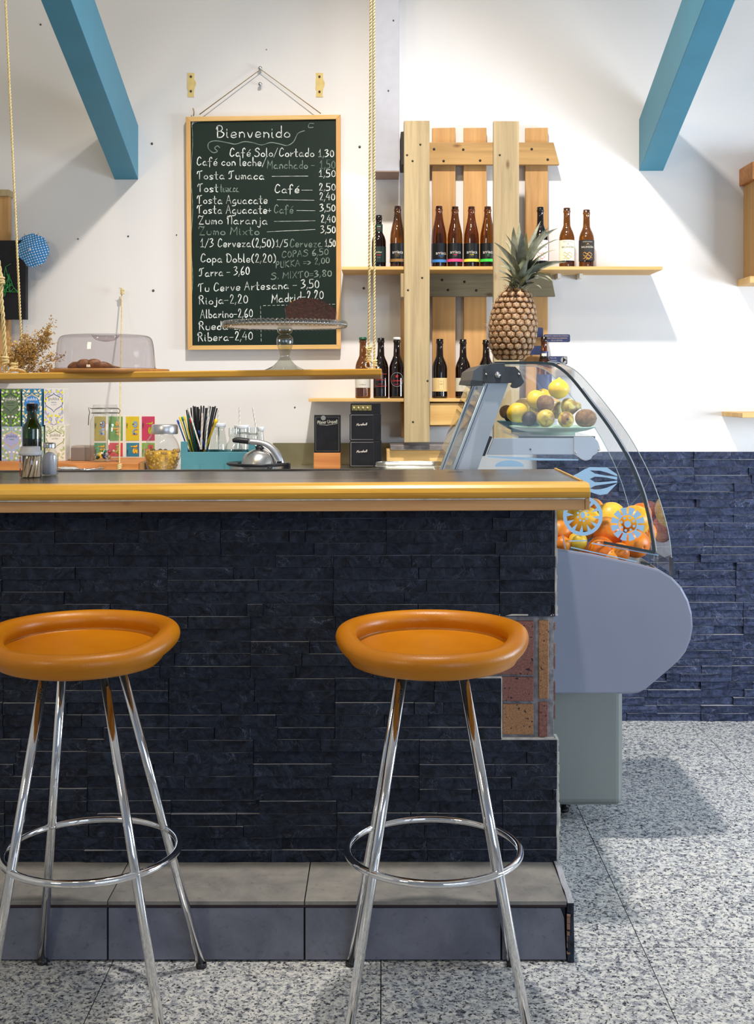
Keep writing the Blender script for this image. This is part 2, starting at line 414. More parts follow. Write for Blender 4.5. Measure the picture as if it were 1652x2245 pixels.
def txt(s, size):
    if (s, size) in _tc: return _tc[(s, size)]
    cu = bpy.data.curves.new('t', 'FONT'); cu.body = s; cu.size = size; cu.align_x = 'CENTER'; cu.align_y = 'CENTER'; cu.resolution_u = 2
    o = bpy.data.objects.new('t', cu); COL.objects.link(o)
    dg = bpy.context.evaluated_depsgraph_get(); dg.update()
    me = bpy.data.meshes.new_from_object(o.evaluated_get(dg))
    r = ([v.co.copy() for v in me.vertices], [tuple(p.vertices) for p in me.polygons])
    bpy.data.objects.remove(o); bpy.data.curves.remove(cu); bpy.data.meshes.remove(me)
    _tc[(s, size)] = r; return r
def text(mb, s, size, to3, mi=0, sx=1.0):
    vs, fs = txt(s, size)
    return mb.add([to3(v.x*sx, v.y) for v in vs], fs, mi)
def flat(ox, oy, oz, s=1.0):       # lettering plane facing the camera
    return lambda u, v: Vector((ox+u*s, oy, oz+v*s))
def wrap(cx, cy, r, z, a0=-PI/2):  # around an upright cylinder
    return lambda u, v: Vector((cx+r*math.cos(a0+u/r), cy+r*math.sin(a0+u/r), z+v))
# ================================================================ ROOM
WD = 4.77                      # back wall distance
fl = struct(MB().box((-3.6, -2.4, -0.05), (3.5, WD, -0.003)).build('floor', M['grime']))
TW, TD = 0.607, 0.4165
def tile_mesh():
    me = MB().box((0.0012, 0.0012, -0.012), (TW-0.0012, TD-0.0012, 0)).build('tile', M['granite'], fl)
    return me
t0 = tile_mesh(); first = True
x_lines = [-0.0055 + TW*k for k in range(-6, 6)]
y_lines = [3.6625 + TD*k for k in range(-14, 3)]
for xl in x_lines:
    for yl in y_lines:
        if xl < -3.7 or xl > 3.4 or yl > 4.6: continue
        o = t0 if first else t0.copy()
        if not first: COL.objects.link(o); o.parent = fl
        o.location = (xl, yl, R.uniform(-0.0004, 0.0004)); first = False
        o.scale = (1, (WD-yl)/TD if yl + TD > WD else 1, 1)
wb = struct(MB().box((-3.6, WD, -0.05), (3.5, WD+0.15, 4.3)).build('wall_back', M['wallpaint']))
struct(MB().box((-3.75, -2.4, -0.05), (-3.6, WD+0.15, 4.3)).build('wall_left', M['wallpaint']))
b = MB()
b.box((3.5, -2.4, -0.05), (3.65, WD+0.15, 0.85)).box((3.5, -2.4, 2.65), (3.65, WD+0.15, 4.3))
b.box((3.5, -2.4, 0.85), (3.65, 2.15, 2.65)).box((3.5, 3.85, 0.85), (3.65, WD+0.15, 2.65))
struct(b.build('wall_right', M['wallpaint']))
b = MB()
b.box((3.53, 2.15, 0.85), (3.6, 2.2, 2.65)).box((3.53, 3.8, 0.85), (3.6, 3.85, 2.65)).box((3.53, 2.97, 0.85), (3.6, 3.03, 2.65))
b.box((3.53, 2.15, 0.85), (3.6, 3.85, 0.9)).box((3.53, 2.15, 2.6), (3.6, 3.85, 2.65))
wn = struct(b.build('window_1', M['white']))
MB().box((3.56, 2.2, 0.9), (3.565, 3.8, 2.6)).build('pane', M['pane'], wn)
b = MB()
b.box((-3.75, -2.55, -0.05), (3.65, -2.4, 0.45)).box((-3.75, -2.55, 3.1), (3.65, -2.4, 4.3))
for xx in (-3.75, -1.25, 1.15, 3.5): b.box((xx, -2.55, 0.45), (xx+0.15, -2.4, 3.1))
struct(b.build('wall_front', M['wallpaint']))
struct(MB().box((-3.75, -2.55, 4.3), (3.65, WD+0.15, 4.42)).build('ceiling', M['wallpaint']))
# ---- stones of the cladding: a dozen shared shapes
def stone_mesh(mat, rough, seed):
    rr = random.Random(seed); nx, nz = 5, 3; vs = []; fs = []
    for j in range(nz):
        for i in range(nx):
            ex = 0 if i in (0, nx-1) else rr.uniform(-0.05, 0.05)
            vs.append((i/(nx-1)+ex, -1 + rr.uniform(-rough, rough)*0.9, j/(nz-1)))
    for j in range(nz-1):
        for i in range(nx-1):
            a = j*nx+i; fs.append((a, a+1, a+nx+1, a+nx))
    n = len(vs)
    rim = [i for i in range(nx)] + [nx-1+nx*j for j in range(1, nz)] + [nx*nz-1-i for i in range(1, nx)] + [nx*(nz-2)-nx*j for j in range(nz-2)]
    for k in rim: vs.append((vs[k][0], 0.0, vs[k][2]))
    L = len(rim)
    for k in range(L): fs.append((rim[k], n+k, n+(k+1) % L, rim[(k+1) % L]))
    me = bpy.data.meshes.new('stone'); me.from_pydata(vs, [], fs); me.materials.append(mat)
    bm = bmesh.new(); bm.from_mesh(me); bmesh.ops.recalc_face_normals(bm, faces=bm.faces); bm.to_mesh(me); bm.free()
    return me
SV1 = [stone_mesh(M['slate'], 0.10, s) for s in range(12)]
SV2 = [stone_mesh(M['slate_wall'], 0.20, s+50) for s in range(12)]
def cladding(parent, vars_, x0, x1, z0, courses, hc, yback, dmin, dmax, skip=None, offs=None, panel=0.406, gap=0.0006, cuts=(2, 3), top=None):
    """strip-stone panels of five courses; returns rectangles"""
    off = wloc(parent); cnt = 0
    for row in range((courses+4)//5):
        ox = (offs[row % len(offs)] if offs else R.uniform(0, panel))
        k0 = math.floor((x0-ox)/panel)
        p = ox + k0*panel
        while p < x1:
            dz = R.uniform(-0.0008, 0.0008)
            for cidx in range(5):
                c = row*5+cidx
                if c >= courses: break
                nc = R.choice(cuts); cu = sorted([0, 1] + [ (k+1)/(nc) + R.uniform(-0.16, 0.16) for k in range(nc-1)])
                for a, b_ in zip(cu[:-1], cu[1:]):
                    xa, xb = p+a*panel, p+b_*panel
                    xa, xb = max(xa, x0), min(xb, x1)
                    if xb-xa < 0.008: continue
                    za = z0+c*hc
                    if skip:
                        xa, xb = skip(xa, xb, za, row)
                        if xb-xa < 0.008: continue
                    o = bpy.data.objects.new('stone', R.choice(vars_)); COL.objects.link(o); o.parent = parent
                    o.location = Vector((xa+gap, yback, za+gap+dz)) - off
                    hh = hc-2*gap-R.choice((0, 0, 0, .0007, .0013))
                    if top and za+hh > top: hh = top-za
                    o.scale = (xb-xa-2*gap-R.choice((0, 0, .0006, .0014)), R.uniform(dmin, dmax), hh); cnt += 1
            p += panel
    return cnt
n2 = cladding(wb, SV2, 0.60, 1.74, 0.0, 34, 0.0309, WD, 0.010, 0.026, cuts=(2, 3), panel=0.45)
# beyond the frame the cladding runs on, joined
b = MB()
for c in range(34):
    x = 1.74
    while x < 3.5:
        l = R.uniform(0.1, 0.24); b.box((x+0.001, WD-R.uniform(0.01, 0.025), c*0.0309+0.0006), (min(3.498, x+l), WD, c*0.0309+0.0303)); x += l
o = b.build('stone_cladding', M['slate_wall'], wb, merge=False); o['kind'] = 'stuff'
# plug holes, screws in the wall
for i, (px, py, r) in enumerate([(333,315,.005),(336,637,.005),(281,518,.0035),(788,322,.005),(797,632,.005),(387,515,.0025),(171,524,.003),(89,54,.004),(584,109,.002),(646,893,.003)]):
    q = P(px, py, WD)
    MB().lathe([(0, -.004), (r*0.6, -.004), (r, -.0015), (r, .002)], q, 10, 0, True, Matrix.Rotation(-PI/2, 3, 'X')).build('wall_plug', col('4a4640'), wb)
# ---- beams
def beam(pxl, pxr, ybot, ytop, label, name='roof_beam'):
    x0, x1 = X(pxl, WD), X(pxr, WD); z0, z1 = Z(ybot, WD), Z(ytop, WD)
    L = 2.6; s = 0.366
    poly = [(WD, z0), (WD, z1), (WD-L, z1+s*L), (WD-L, z0+s*L)]
    o = MB().prismx(poly, x0, x1).build(name, M['teal'], loc=(x0, WD, z0), bevel=0.002)
    return tag(o, label, 'beam', 'teal sloping roof beams')
beam(251, 303, 394, 275, 'sloping teal painted beam on the left, ending above the blue paper umbrella')
beam(1400, 1453, 375, 262, 'sloping teal painted beam on the right, ending above the bottle shelf end')
o = MB().box((X(821, 4.6), 4.60, Z(375, 4.6)), (X(875, 4.6), WD, 4.3)).build('wall_duct', M['greybeam'], loc=(X(821,4.6), 4.6, Z(375, 4.6)), bevel=0.002)
tag(o, 'grey boxed vertical duct on the wall above the bottle shelves', 'duct')
for q in ((851, 199), (862, 45)):
    MB().lathe([(0, -.003), (.003, -.002), (.003, .002)], P(q[0], q[1], 4.6), 8, 0, True, Matrix.Rotation(-PI/2, 3, 'X')).build('screw', col('3c3c40'), o)
MB().box((X(821, 4.6), 4.598, Z(377, 4.6)), (X(875, 4.6), WD, Z(375, 4.6))).build('bottom_trim', col('8d7466'), o)
# ================================================================ BAR COUNTER
SF, SB = 2.755, 2.98           # step front, stone front
bar = thing('bar_counter', 'masonry bar counter clad in dark slate strips, bare bricks at its right end', 'bar counter', (-0.6, 3.18, 0))
XR = X(1219, SB)
b = MB().box((-1.7, SB+0.016, 0), (XR-0.004, 3.38, 1.035))
core = b.build('masonry_core', M['caulk'], bar)
# row offsets: joints seen in the photo (panel 0.406 m)
ZB = 0.139; HC = 0.03005
offs = [X(738, SB), X(555, SB), X(734, SB), X(549, SB), X(731, SB), X(847, SB)]
def skip(xa, xb, z, row):
    if row == 2: return xa, min(xb, X(1099, SB))
    if row == 3: return xa, min(xb, X(1046, SB))
    if row in (4, 5): return xa, min(xb, X(1217, SB))
    return xa, xb
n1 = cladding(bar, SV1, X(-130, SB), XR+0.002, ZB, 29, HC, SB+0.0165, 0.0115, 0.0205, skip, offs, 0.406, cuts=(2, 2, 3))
MB().box((X(-130, SB), SB+0.0078, ZB), (X(1098, SB), SB+0.0092, ZB+5*HC)).box((X(-130, SB), SB+0.0078, ZB+5*HC), (X(1098, SB), SB+0.0092, ZB+10*HC)).box((X(-130, SB), SB+0.0078, ZB+10*HC), (X(1044, SB), SB+0.0092, ZB+20*HC)).box((X(-130, SB), SB+0.0078, ZB+20*HC), (XR, SB+0.0092, ZB+28*HC)).box((X(1098, SB), SB+0.0078, ZB), (XR, SB+0.0092, ZB+9.9*HC)).build('grout', col('4c5260', .9, var=.5, vs=25), bar)['kind'] = 'stuff'
MB().box((X(1040, SB), SB+0.012, ZB+10*HC), (XR-0.005, SB+0.017, ZB+20*HC)).build('mortar_bed', M['mortar'], bar)
BR = [(1046,1170,1363,1480,'r'),(1101,1170,1486,1538,'r'),(1101,1169,1545,1612,'t'),(1182,1203,1361,1533,'t'),(1181,1201,1541,1617,'r')]
for x0, x1, y0, y1, c in BR:
    b = MB().box((X(x0, SB), SB+0.005, Z(y1, SB)), (X(x1, SB), SB+0.016, Z(y0, SB)), jit=0.0012)
    b.build('brick', M['brick_red' if c == 'r' else 'brick_tan'], bar, bevel=0.0015)
for y0, y1, m_ in ((1368,1384,'t'),(1414,1440,'t'),(1443,1470,'r'),(1498,1540,'r'),(1550,1580,'r')):
    MB().box((XR-0.005, SB+0.016, Z(y1, SB)), (XR-0.0005, SB+0.20, Z(y0, SB))).build('brick', M['brick_red' if m_ == 'r' else 'brick_tan'], bar)
b = MB()
for x0, x1, y0, y1 in ((1045,1214,1346.5,1350),(1046,1100,1484.5,1487.5),(1098,1215,1618.5,1622),(1098,1100.5,1487,1620),(1044,1047,1478,1488)):
    b.box((X(x0, SB), SB+0.0005, Z(y1, SB)), (X(x1, SB), SB+0.016, Z(y0, SB)))
# ragged plaster edge down the right end
zz = Z(1350, SB)
for ya, yb, pr in ((1118,1350,1221),(1622,1885,1224.5)):
    y = ya
    while y < yb:
        h = R.uniform(6, 16); b.box((X(pr-5, SB), SB+0.002, Z(min(y+h, yb), SB)), (X(pr, SB)+R.uniform(-.001, .002), SB+0.05, Z(y, SB))); y += h
o = b.build('mortar_edge', M['caulk'], bar); o['kind'] = 'stuff'
b = MB()
y = 1710
while y < 1888:
    h = R.uniform(7, 18); w_ = 4 + 5*math.sin((y-1700)/190*PI) + R.uniform(-1.5, 1.5)
    b.box((XR-0.003, SB+0.012, Z(min(y+h, 1888), SB)), (XR+w_*0.0012, SB+0.05, Z(y, SB))); y += h
b.build('broken_edge', M['caulk'], bar)
MB().box((XR-0.003, SB+0.05, 0.1), (XR+0.006, 3.3, 0.33)).build('side_slab', M['slate'], bar)
# ---- step (foot ledge)
st = thing('foot_ledge', 'low tiled foot ledge of grey cement tiles along the bar base', 'step', (-0.4, 2.87, 0))
XS = X(1243, SF)
MB().box((-1.65, SF+0.012, 0), (XS-0.003, SB+0.016, 0.126)).build('base', M['grime'], st)
jx = [-1.65, -1.07, -0.624, -0.1785, 0.267, XS]
for i in range(5):
    x0, x1 = jx[i]+0.0012, jx[i+1]-0.0012
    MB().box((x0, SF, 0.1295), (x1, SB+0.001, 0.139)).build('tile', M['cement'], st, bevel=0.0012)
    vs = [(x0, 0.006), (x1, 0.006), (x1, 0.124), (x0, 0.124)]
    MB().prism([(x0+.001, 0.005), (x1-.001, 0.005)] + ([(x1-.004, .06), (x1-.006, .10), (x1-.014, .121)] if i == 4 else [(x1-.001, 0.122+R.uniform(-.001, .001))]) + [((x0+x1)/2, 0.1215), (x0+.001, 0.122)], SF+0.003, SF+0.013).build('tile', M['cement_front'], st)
MB().box((-1.65, SF+0.001, 0.1245), (XS-0.002, SF+0.02, 0.1297)).build('joint_line', col('2a1c22', 0.6), st)
prof = [(SF-0.002, 0), (SF-0.006, 0.05), (SF+0.004, 0.10), (SF-0.002, 0.135), (SF+0.05, 0.142), (SF+0.10, 0.137), (SF+0.17, 0.143), (SB+0.02, 0.141), (SB+0.02, 0)]
MB().prismx(prof, XS, X(1258, SF)).build('side_slab', M['slate'], st, bevel=0.002)
b = MB()
for k in range(7): 
    z_ = 0.02+k*0.014; b.box((XS-0.001, SF-0.004, z_), (XS+0.004+R.uniform(0, .003), SF+0.004, z_+R.uniform(.004, .012)))
b.build('chipped_edge', col('8a6a56', 0.9), st)
# ---- wooden bar top
TZ = 1.0735
bt = thing('counter_worktop', 'dark laminate bar top with a pale varnished wooden front edge', 'bar top', (0.495, 3.1, TZ))
DF = 2.88; XE = X(1294, DF)
MB().box((-1.75, 2.955, TZ-0.03), (XE-0.012, 3.40, TZ-0.0005)).build('laminate', M['darkwood'], bt)
nose = [(2.956, TZ), (2.904, TZ), (2.893, TZ-.003), (2.885, TZ-.010), (2.881, TZ-.020), (2.8815, TZ-.028), (2.886, TZ-.0345), (2.956, TZ-.0345)]
MB().prismx(nose, -1.75, XE, sm=False).build('front_molding', M['pine_top'], bt, bevel=0.002)
MB().box((-1.75, 2.885, TZ-.0375), (XE-.012, 2.96, TZ-.0345)).build('caulk_line', M['caulk'], bt)
MB().box((-1.75, 2.890, TZ-.064), (X(1283, DF), 2.915, TZ-.0378)).build('apron', M['pine_apron'], bt, bevel=0.0015)
MB().box((X(1283, DF)+0.0005, 2.888, TZ-.0625), (XE-0.001, 3.40, TZ-.0348)).build('apron_end', M['pine_apron'], bt, bevel=0.001)
pf = [(XE-.013, TZ-.034), (XE-.013, TZ+.0025), (XE-.008, TZ+.003), (XE-.003, TZ-.001), (XE, TZ-.012), (XE, TZ-.034)]
MB().prism(pf, 2.957, 3.40).build('end_molding', M['pine_top'], bt)
MB().box((-1.75, 3.385, TZ-.004), (X(830, 3.4), 3.402, TZ+.003)).build('rear_lip', col('4b4640', 0.5), bt)
MB().box((X(985, 3.2), 3.30, TZ), (X(1020, 3.2), 3.302, TZ+.0006)).build('laminate_crack', col('15120f'), bt)
bt.rotation_euler.y = -0.0047
def topz(x): return TZ + (x-0.495)*0.0047
# ================================================================ STOOLS
def seat_mesh():
    b = MB(); n = 72; Rr = 0.181
    ctr = []; rad = []
    for k in range(n):
        th = 2*PI*k/n; s = -math.sin(th)                 # s=1 at the front
        f = max(0, min(1, (s+0.10)/0.95)); f = f*f*(3-2*f)
        ctr.append((Rr*math.cos(th)*(1-0.02*f), Rr*math.sin(th)*(1-0.05*f), 0.0460-0.0235*f)); rad.append(0.0225-0.001*f)
    b.tube(ctr, rad, 16, closed=True)
    # pan
    prof = [(0, -0.008), (0.10, -0.008), (0.145, -0.001), (0.172, 0.010), (0.180, 0.018), (0.176, 0.0235), (0.150, 0.0215), (0.12, 0.0165), (0.06, 0.0105), (0, 0.009)]
    vs = []; fs = []; nn = 72
    for r, z in prof:
        for k in range(nn):
            th = 2*PI*k/nn; s = math.sin(th); bk = max(0, s-0.15)
            zz = z + 0.004*bk*(r/0.17)
            sh = 1.0 - 0.012*bk
            vs.append((r*math.cos(th)*1.0*sh, r*math.sin(th)*sh, zz))
    for i in range(len(prof)-1):
        for k in range(nn): fs.append((i*nn+k, i*nn+(k+1) % nn, (i+1)*nn+(k+1) % nn, (i+1)*nn+k))
    b.add(vs, fs, 0, True)
    # front apron blending the rim into the bowl
    for rr_, zc, rad_ in ((0.168, 0.010, 0.020), (0.145, 0.002, 0.016)):
        c2 = [];r2=[]
        for k in range(49):
            th = PI*1.0 + PI*k/48; f = max(0, math.sin(PI*k/48))
            c2.append((rr_*math.cos(th), rr_*math.sin(th), zc+0.006*(1-f))); r2.append(0.006+(rad_-0.006)*min(1, f*2.2))
        b.tube(c2, r2, 12)
    return b
def stool(cx, cy, phi, seat_dx, label, extra=0.0):
    s = thing('bar_stool', label, 'bar stool', (cx, cy, 0), 'orange bar stools at the counter')
    b = seat_mesh(); b.v = [v + Vector((cx+seat_dx, cy, 0.733)) for v in b.v]
    so = b.build('seat', M['orange'], s)
    rm = so.modifiers.new('remesh', 'REMESH'); rm.mode = 'VOXEL'; rm.voxel_size = 0.0036; rm.use_smooth_shade = True
    sm = so.modifiers.new('smooth', 'SMOOTH'); sm.iterations = 14; sm.factor = 0.5
    lg = []
    for k in range(4):
        a = PI/4 + k*PI/2 + phi
        top = Vector((cx+seat_dx+0.082*math.cos(a), cy+0.082*math.sin(a), 0.734))
        bot = Vector((cx+0.256*math.cos(a), cy+0.256*math.sin(a), 0.006))
        o = MB().tube([top, bot], 0.0098, 16).build('leg', M['chrome'], s)
        MB().lathe([(0, 0), (.0115, 0), (.0125, .003), (.0118, .010), (.0098, .011)], (bot.x, bot.y, 0), 14).build('foot_cap', M['black'], o)
        lg.append((top, bot))
    zr = 0.33; f = (zr-0.006)/0.728
    rc = Vector((cx+seat_dx*f, cy, zr))
    ring = [rc + Vector((0.181*math.cos(2*PI*k/72), 0.181*math.sin(2*PI*k/72), 0)) for k in range(72)]
    MB().tube(ring, 0.0078, 14, closed=True).build('foot_ring', M['chrome'], s)
    b = MB()
    for t, bo in lg:
        q = t.lerp(bo, 1-f); d = (q-rc); d.z = 0; d.normalize(); b.ball(q+d*0.0, 0.011, 0.011, 0.007, 10, 6)
    b.build('weld', M['steel'], s)
    b = MB().lathe([(0, .715), (.10, .715), (.105, .723), (0, .732)], (cx+seat_dx, cy, 0), 32)
    b.build('mounting_plate', M['black'], s)
    # printed maker word on the front left leg
    t, bo = lg[2]; d = (t-bo).normalized(); q0 = bo.lerp(t, 0.915-extra)
    side = Vector((1, 0, 0)); side = (side - d*side.dot(d)).normalized(); nrm = d.cross(side)
    if nrm.y > 0: nrm = -nrm
    rr = 0.0101
    def to3(u, v, q0=q0, d=d, side=side, nrm=nrm): 
        an = -v/rr
        return q0 + d*u + side*rr*math.sin(an) + nrm*rr*math.cos(an)
    b = MB(); text(b, 'resol', 0.017, to3); b.build('lettering', M['black'], s)
    return s
stool(0.108, 2.56, 0.0, -0.006, 'orange moulded bar stool with chrome legs, right one beside the bare bricks')
stool(-0.598, 2.56, -0.05, -0.034, 'orange moulded bar stool with chrome legs, left one partly out of frame')
# ================================================================ WALL SHELVES, PALLET, BOTTLES
pal = thing('pallet_rack', 'upended wooden pallet fixed to the wall, grey uprights in front of brown slats', 'pallet', (X(1040, 4.6), 4.7, Z(970, 4.6)))
UF = 4.49
def board(name, mat, x0, x1, y0, y1, D0, D1, parent, jit=0.0015, bev=0.002):
    return MB().box((X(x0, D0), D0, Z(y1, D0)), (X(x1, D0), D1, Z(y0, D0)), jit=jit).build(name, mat, parent, bevel=bev)
board('upright', M['pallet_z'], 885, 941, 265, 970, UF, UF+.035, pal)
board('upright', M['pallet_z'], 1081, 1138, 265, 975, UF, UF+.035, pal)
for x0, x1, y0 in ((947, 998, 280), (1016, 1066, 280), (1151, 1201, 280)):
    board('slat', M['slat_z'], x0, x1, y0, 930, 4.735, 4.755, pal)
board('slat', M['slat_z'], 878, 900, 640, 960, 4.735, 4.755, pal)
D = 4.71
def cross(x0, x1, x1b, y0, y1, mat):
    MB().prism([(X(x0, D), Z(y1, D)), (X(x1b, D), Z(y1, D)), (X(x1, D), Z(y0, D)), (X(x0, D), Z(y0, D))], D, D+.022).build('cross_board', mat, pal, bevel=0.002)
cross(879, 1213, 1226, 312, 361, M['pallet_x'])
cross(878, 1207, 1217, 600, 650, M['pallet_grey'])
cross(878, 1150, 1150, 884, 935, M['slat_z'])
board('block', M['pine'], 941, 1022, 884, 932, 4.56, 4.70, pal)
board('block', col('2b2622', 0.8), 878, 890, 288, 362, 4.53, 4.70, pal)
board('block', M['pallet_z'], 878, 890, 600, 652, 4.53, 4.70, pal)
b = MB()
for px, py in ((921,317),(904,353),(892,340),(1095,340),(925,609),(894,636),(937,835),(905,925),(1086,900)): b.lathe([(0, -.002), (.004, -.001), (.004, .002)], P(px, py, UF), 8, 0, True, Matrix.Rotation(-PI/2, 3, 'X'))
b.build('nail_head', col('33261c'), pal)['kind'] = 'stuff'
b = MB()
for px, py in ((951,327),(1015,328),(972,353),(1052,352),(1165,327),(1200,350),(969,614),(1018,618),(982,636),(1044,637)): b.lathe([(0, -.002), (.005, -.001), (.005, .002)], P(px, py, D), 8, 0, True, Matrix.Rotation(-PI/2, 3, 'X'))
b.build('nail_head', col('241a12'), pal)['kind'] = 'stuff'
s1 = thing('wall_shelf', 'long pine shelf board carrying the upper row of beer bottles', 'shelf', (X(1100, 4.55), 4.65, Z(585, 4.55)))
b = MB(); z1 = Z(584, 4.55); z0 = Z(591.5, 4.55)
o = MB().add([(X(748,4.55),4.55,z0),(X(1452,4.55),4.55,z0),(X(1452,4.55),WD-.001,z0),(X(748,4.55),WD-.001,z0),(X(748,4.55),4.55,z1),(X(1452,4.55),4.55,z1),(X(1452,4.55),WD-.001,z1),(X(748,4.55),WD-.001,z1)],[(0,3,2,1),(4,5,6,7),(0,1,5,4),(1,2,6,5),(2,3,7,6),(3,0,4,7)]).build('board', M['pine'], s1, bevel=.0015)
for px in (1172, 1222, 1270): MB().box((X(px, 4.7), 4.70, z0-.018), (X(px+7, 4.7), WD-.001, z0)).build('bracket', M['paper'], s1)
s2 = thing('wall_shelf', 'short pine shelf board carrying the lower row of bottles above the small amplifiers', 'shelf', (X(900, 4.55), 4.65, Z(873, 4.55)))
zl = Z(873.5, 4.55)
MB().box((X(676,4.55),4.55,zl-.0125),(X(1225,4.55),WD-.001,zl)).build('board', M['pine'], s2, bevel=.0015)
NECK = {'long': [(.0135,.158),(.0122,.190),(.0122,.205),(.0140,.207),(.0140,.212),(.0128,.214),(.0132,.2225),(.011,.2235),(.009,.215)],
        'taper': [(.0225,.148),(.0175,.168),(.0138,.190),(.0125,.204),(.0142,.206),(.0142,.2125),(.0128,.214),(.0132,.2225),(.011,.2235),(.009,.215)]}
def bottle(px, py_top, shelf_z, D, shape, glassm, label, paint, group, r=None, cap=None, name='beer_bottle'):
    x = X(px, D); h = (Z(py_top, D)-shelf_z); k = h/0.2235
    r = r or 0.0290
    if shape == 'taper': body = [(0,0),(.024,0),(.0285,.003),(.0288,.008),(.0288,.105),(.0275,.125)]
    else: body = [(0,0),(.025,0),(.0288,.003),(.029,.008),(.029,.112),(.0275,.122),(.0235,.135),(.0180,.146)]
    prof = [(a*(r/0.029), z*k) for a, z in body+NECK[shape]]
    t = thing(name, label, 'beer bottle', (x, D, shelf_z), group)
    MB().lathe(prof, (x, D, shelf_z), 28).build('glass', M[glassm], t)
    if cap: MB().lathe([(0,.2265*k),(.0125,.2265*k),(.0148,.222*k),(.0150,.2165*k),(.0135,.2165*k)], (x, D, shelf_z), 20).build('cap', col(cap, 0.35), t)
    paint(t, x, D, shelf_z, r*1.012, k)
    return t
def band(t, x, D, z0, r, a, b_, mat, name='label', th=(0, 2*PI)):
    mb = MB(); n = 36; A = []; B = []
    full = th[1]-th[0] > 6.2
    for i in range(n+1):
        an = th[0]+(th[1]-th[0])*i/n
        A.append((x+r*math.cos(an), D+r*math.sin(an), z0+a)); B.append((x+r*math.cos(an), D+r*math.sin(an), z0+b_))
    return mb.sheet(A, B).build(name, mat, t)
def word(t, x, D, z, r, s, size, mat, turn=0, name='lettering', sx=1.0):
    mb = MB(); text(mb, s, size, wrap(x, D, r, z, -PI/2+turn), 0, sx); return mb.build(name, mat, t)
def arr(c, kind, turn=0, dz=0):
    def f(t, x, D, z, r, k):
        lb = band(t, x, D, z, r, .021, .094, col('121518', 0.35))
        word(t, x, D, z+.060+dz, r+.0006, 'arriaca', .0175, col('d9d6cf'), turn, sx=0.92)
        word(t, x, D, z+.0505+dz, r+.0006, kind, .0075, col(c), turn)
        word(t, x, D, z+.0445+dz, r+.0006, '33 cl', .005, col('8b8b8b'), turn)
        band(t, x, D, z, r+.0005, .024+dz*0.6, .0345+dz*0.6, col(c, 0.4), 'colour_band')
    return f
G1, G2 = 'beer bottles on the upper shelf', 'beer bottles on the lower shelf'
DB = 4.635
zu = z1
def p_dark(t, x, D, z, r, k):
    band(t, x, D, z, r, .022, .082, col('11231f', 0.4))
    word(t, x, D, z+.060, r+.0006, 'ambar', .010, col('cfd3b0'))
    word(t, x, D, z+.049, r+.0006, 'ROJA', .008, col('b3262c'))
    word(t, x, D, z+.040, r+.0006, 'cerveza', .004, col('8fa89a'))
    band(t, x, D, z, .0146, .139, .185*k, col('16322a', 0.4), 'neck_label')
    word(t, x, D, z+.150, .0152, 'ROJA', .006, col('b3262c')); word(t, x, D, z+.158, .0152, 'MMMM', .005, col('cfd3b0'))
bottle(830, 472, zu, DB, 'long', 'darkamber', 'dark green labelled bottle with red lettering, leftmost on the upper shelf', p_dark, G1, r=.027)
bottle(871, 452, zu, DB, 'taper', 'amber', 'tapered beer bottle with black label and brown band', arr('8c6636', 'porter'), G1)
bottle(962, 452, zu, DB, 'taper', 'amber', 'tapered beer bottle with black label and blue band', arr('3f7fc4', 'session', .25, -.004), G1)
bottle(997, 453, zu, DB, 'taper', 'amber', 'tapered beer bottle with black label and pink band', arr('ee4a84', 'trigo'), G1)
bottle(1033, 453, zu, DB, 'taper', 'amber', 'tapered beer bottle with black label and yellow band', arr('e8d94a', 'rubia'), G1)
bottle(1068.5, 453, zu, DB, 'taper', 'amber', 'tapered beer bottle with black label and bright green band', arr('3cc845', 'ipa'), G1)
def p_bail(bg, fg, ac):
    def f(t, x, D, z, r, k):
        band(t, x, D, z, r, .028, .106, col(bg, 0.6))
        f1 = col(fg)
        word(t, x, D, z+.079, r+.0006, 'BAILANDERA', .0105, f1, sx=0.82)
        word(t, x, D, z+.099, r+.0006, 'CERVEZA ARTESANA', .0042, f1)
        word(t, x, D, z+.034, r+.0006, 'BIO', .008, col(ac))
        mb = MB()
        for i in range(3):     # mountain ridge emblem
            pts = [(-.018+.006*j, (.056-.009*i)+.004*math.sin(j*1.9+i*2)) for j in range(7)]
            ribbon(mb, pts, .0022, wrap(x, D, r+.0006, z))
        ribbon(mb, [(-.003, .089), (0, .093), (.004, .089)], .003, wrap(x, D, r+.0006, z))
        mb.build('emblem', col(ac if i else fg), t)
    return f
bottle(1184, 454, zu, DB, 'long', 'darkamber', 'amber bottle with white label, half hidden behind the pineapple leaves', p_bail('efece6', '6a6660', 'd9755a'), G1)
bottle(1242, 456, zu, DB, 'long', 'amber', 'amber bottle with cream label and grey lettering, second from the right end', p_bail('efe8cf', '55524a', 'a89a4a'), G1)
bottle(1285, 460, zu, DB, 'long', 'amber', 'amber bottle with black and gold label, rightmost on the upper shelf', p_bail('2a2624', 'd8cfb8', 'd79a3a'), G1)
def p_white(t, x, D, z, r, k):
    band(t, x, D, z, r, .040, .088, col('d5d2c8', .6)); word(t, x, D, z+.052, r+.0006, 'La Natural', .006, col('5a5850'))
def p_red(t, x, D, z, r, k):
    mb = MB(); f = wrap(x, D, r+.0004, z); c = col('c4322c')
    for h in (.046, .092): ribbon(mb, [(-.024+.004*i, h) for i in range(13)], .0016, f)
    for s_ in (-1, 1): ribbon(mb, [(s_*.024, .046), (s_*.024, .055)], .0016, f)
    text(mb, 'DOUGALLS', .008, lambda u, v: f(u, v+.070)); text(mb, 'american', .005, lambda u, v: f(u, v+.054))
    mb.build('label_print', c, t)
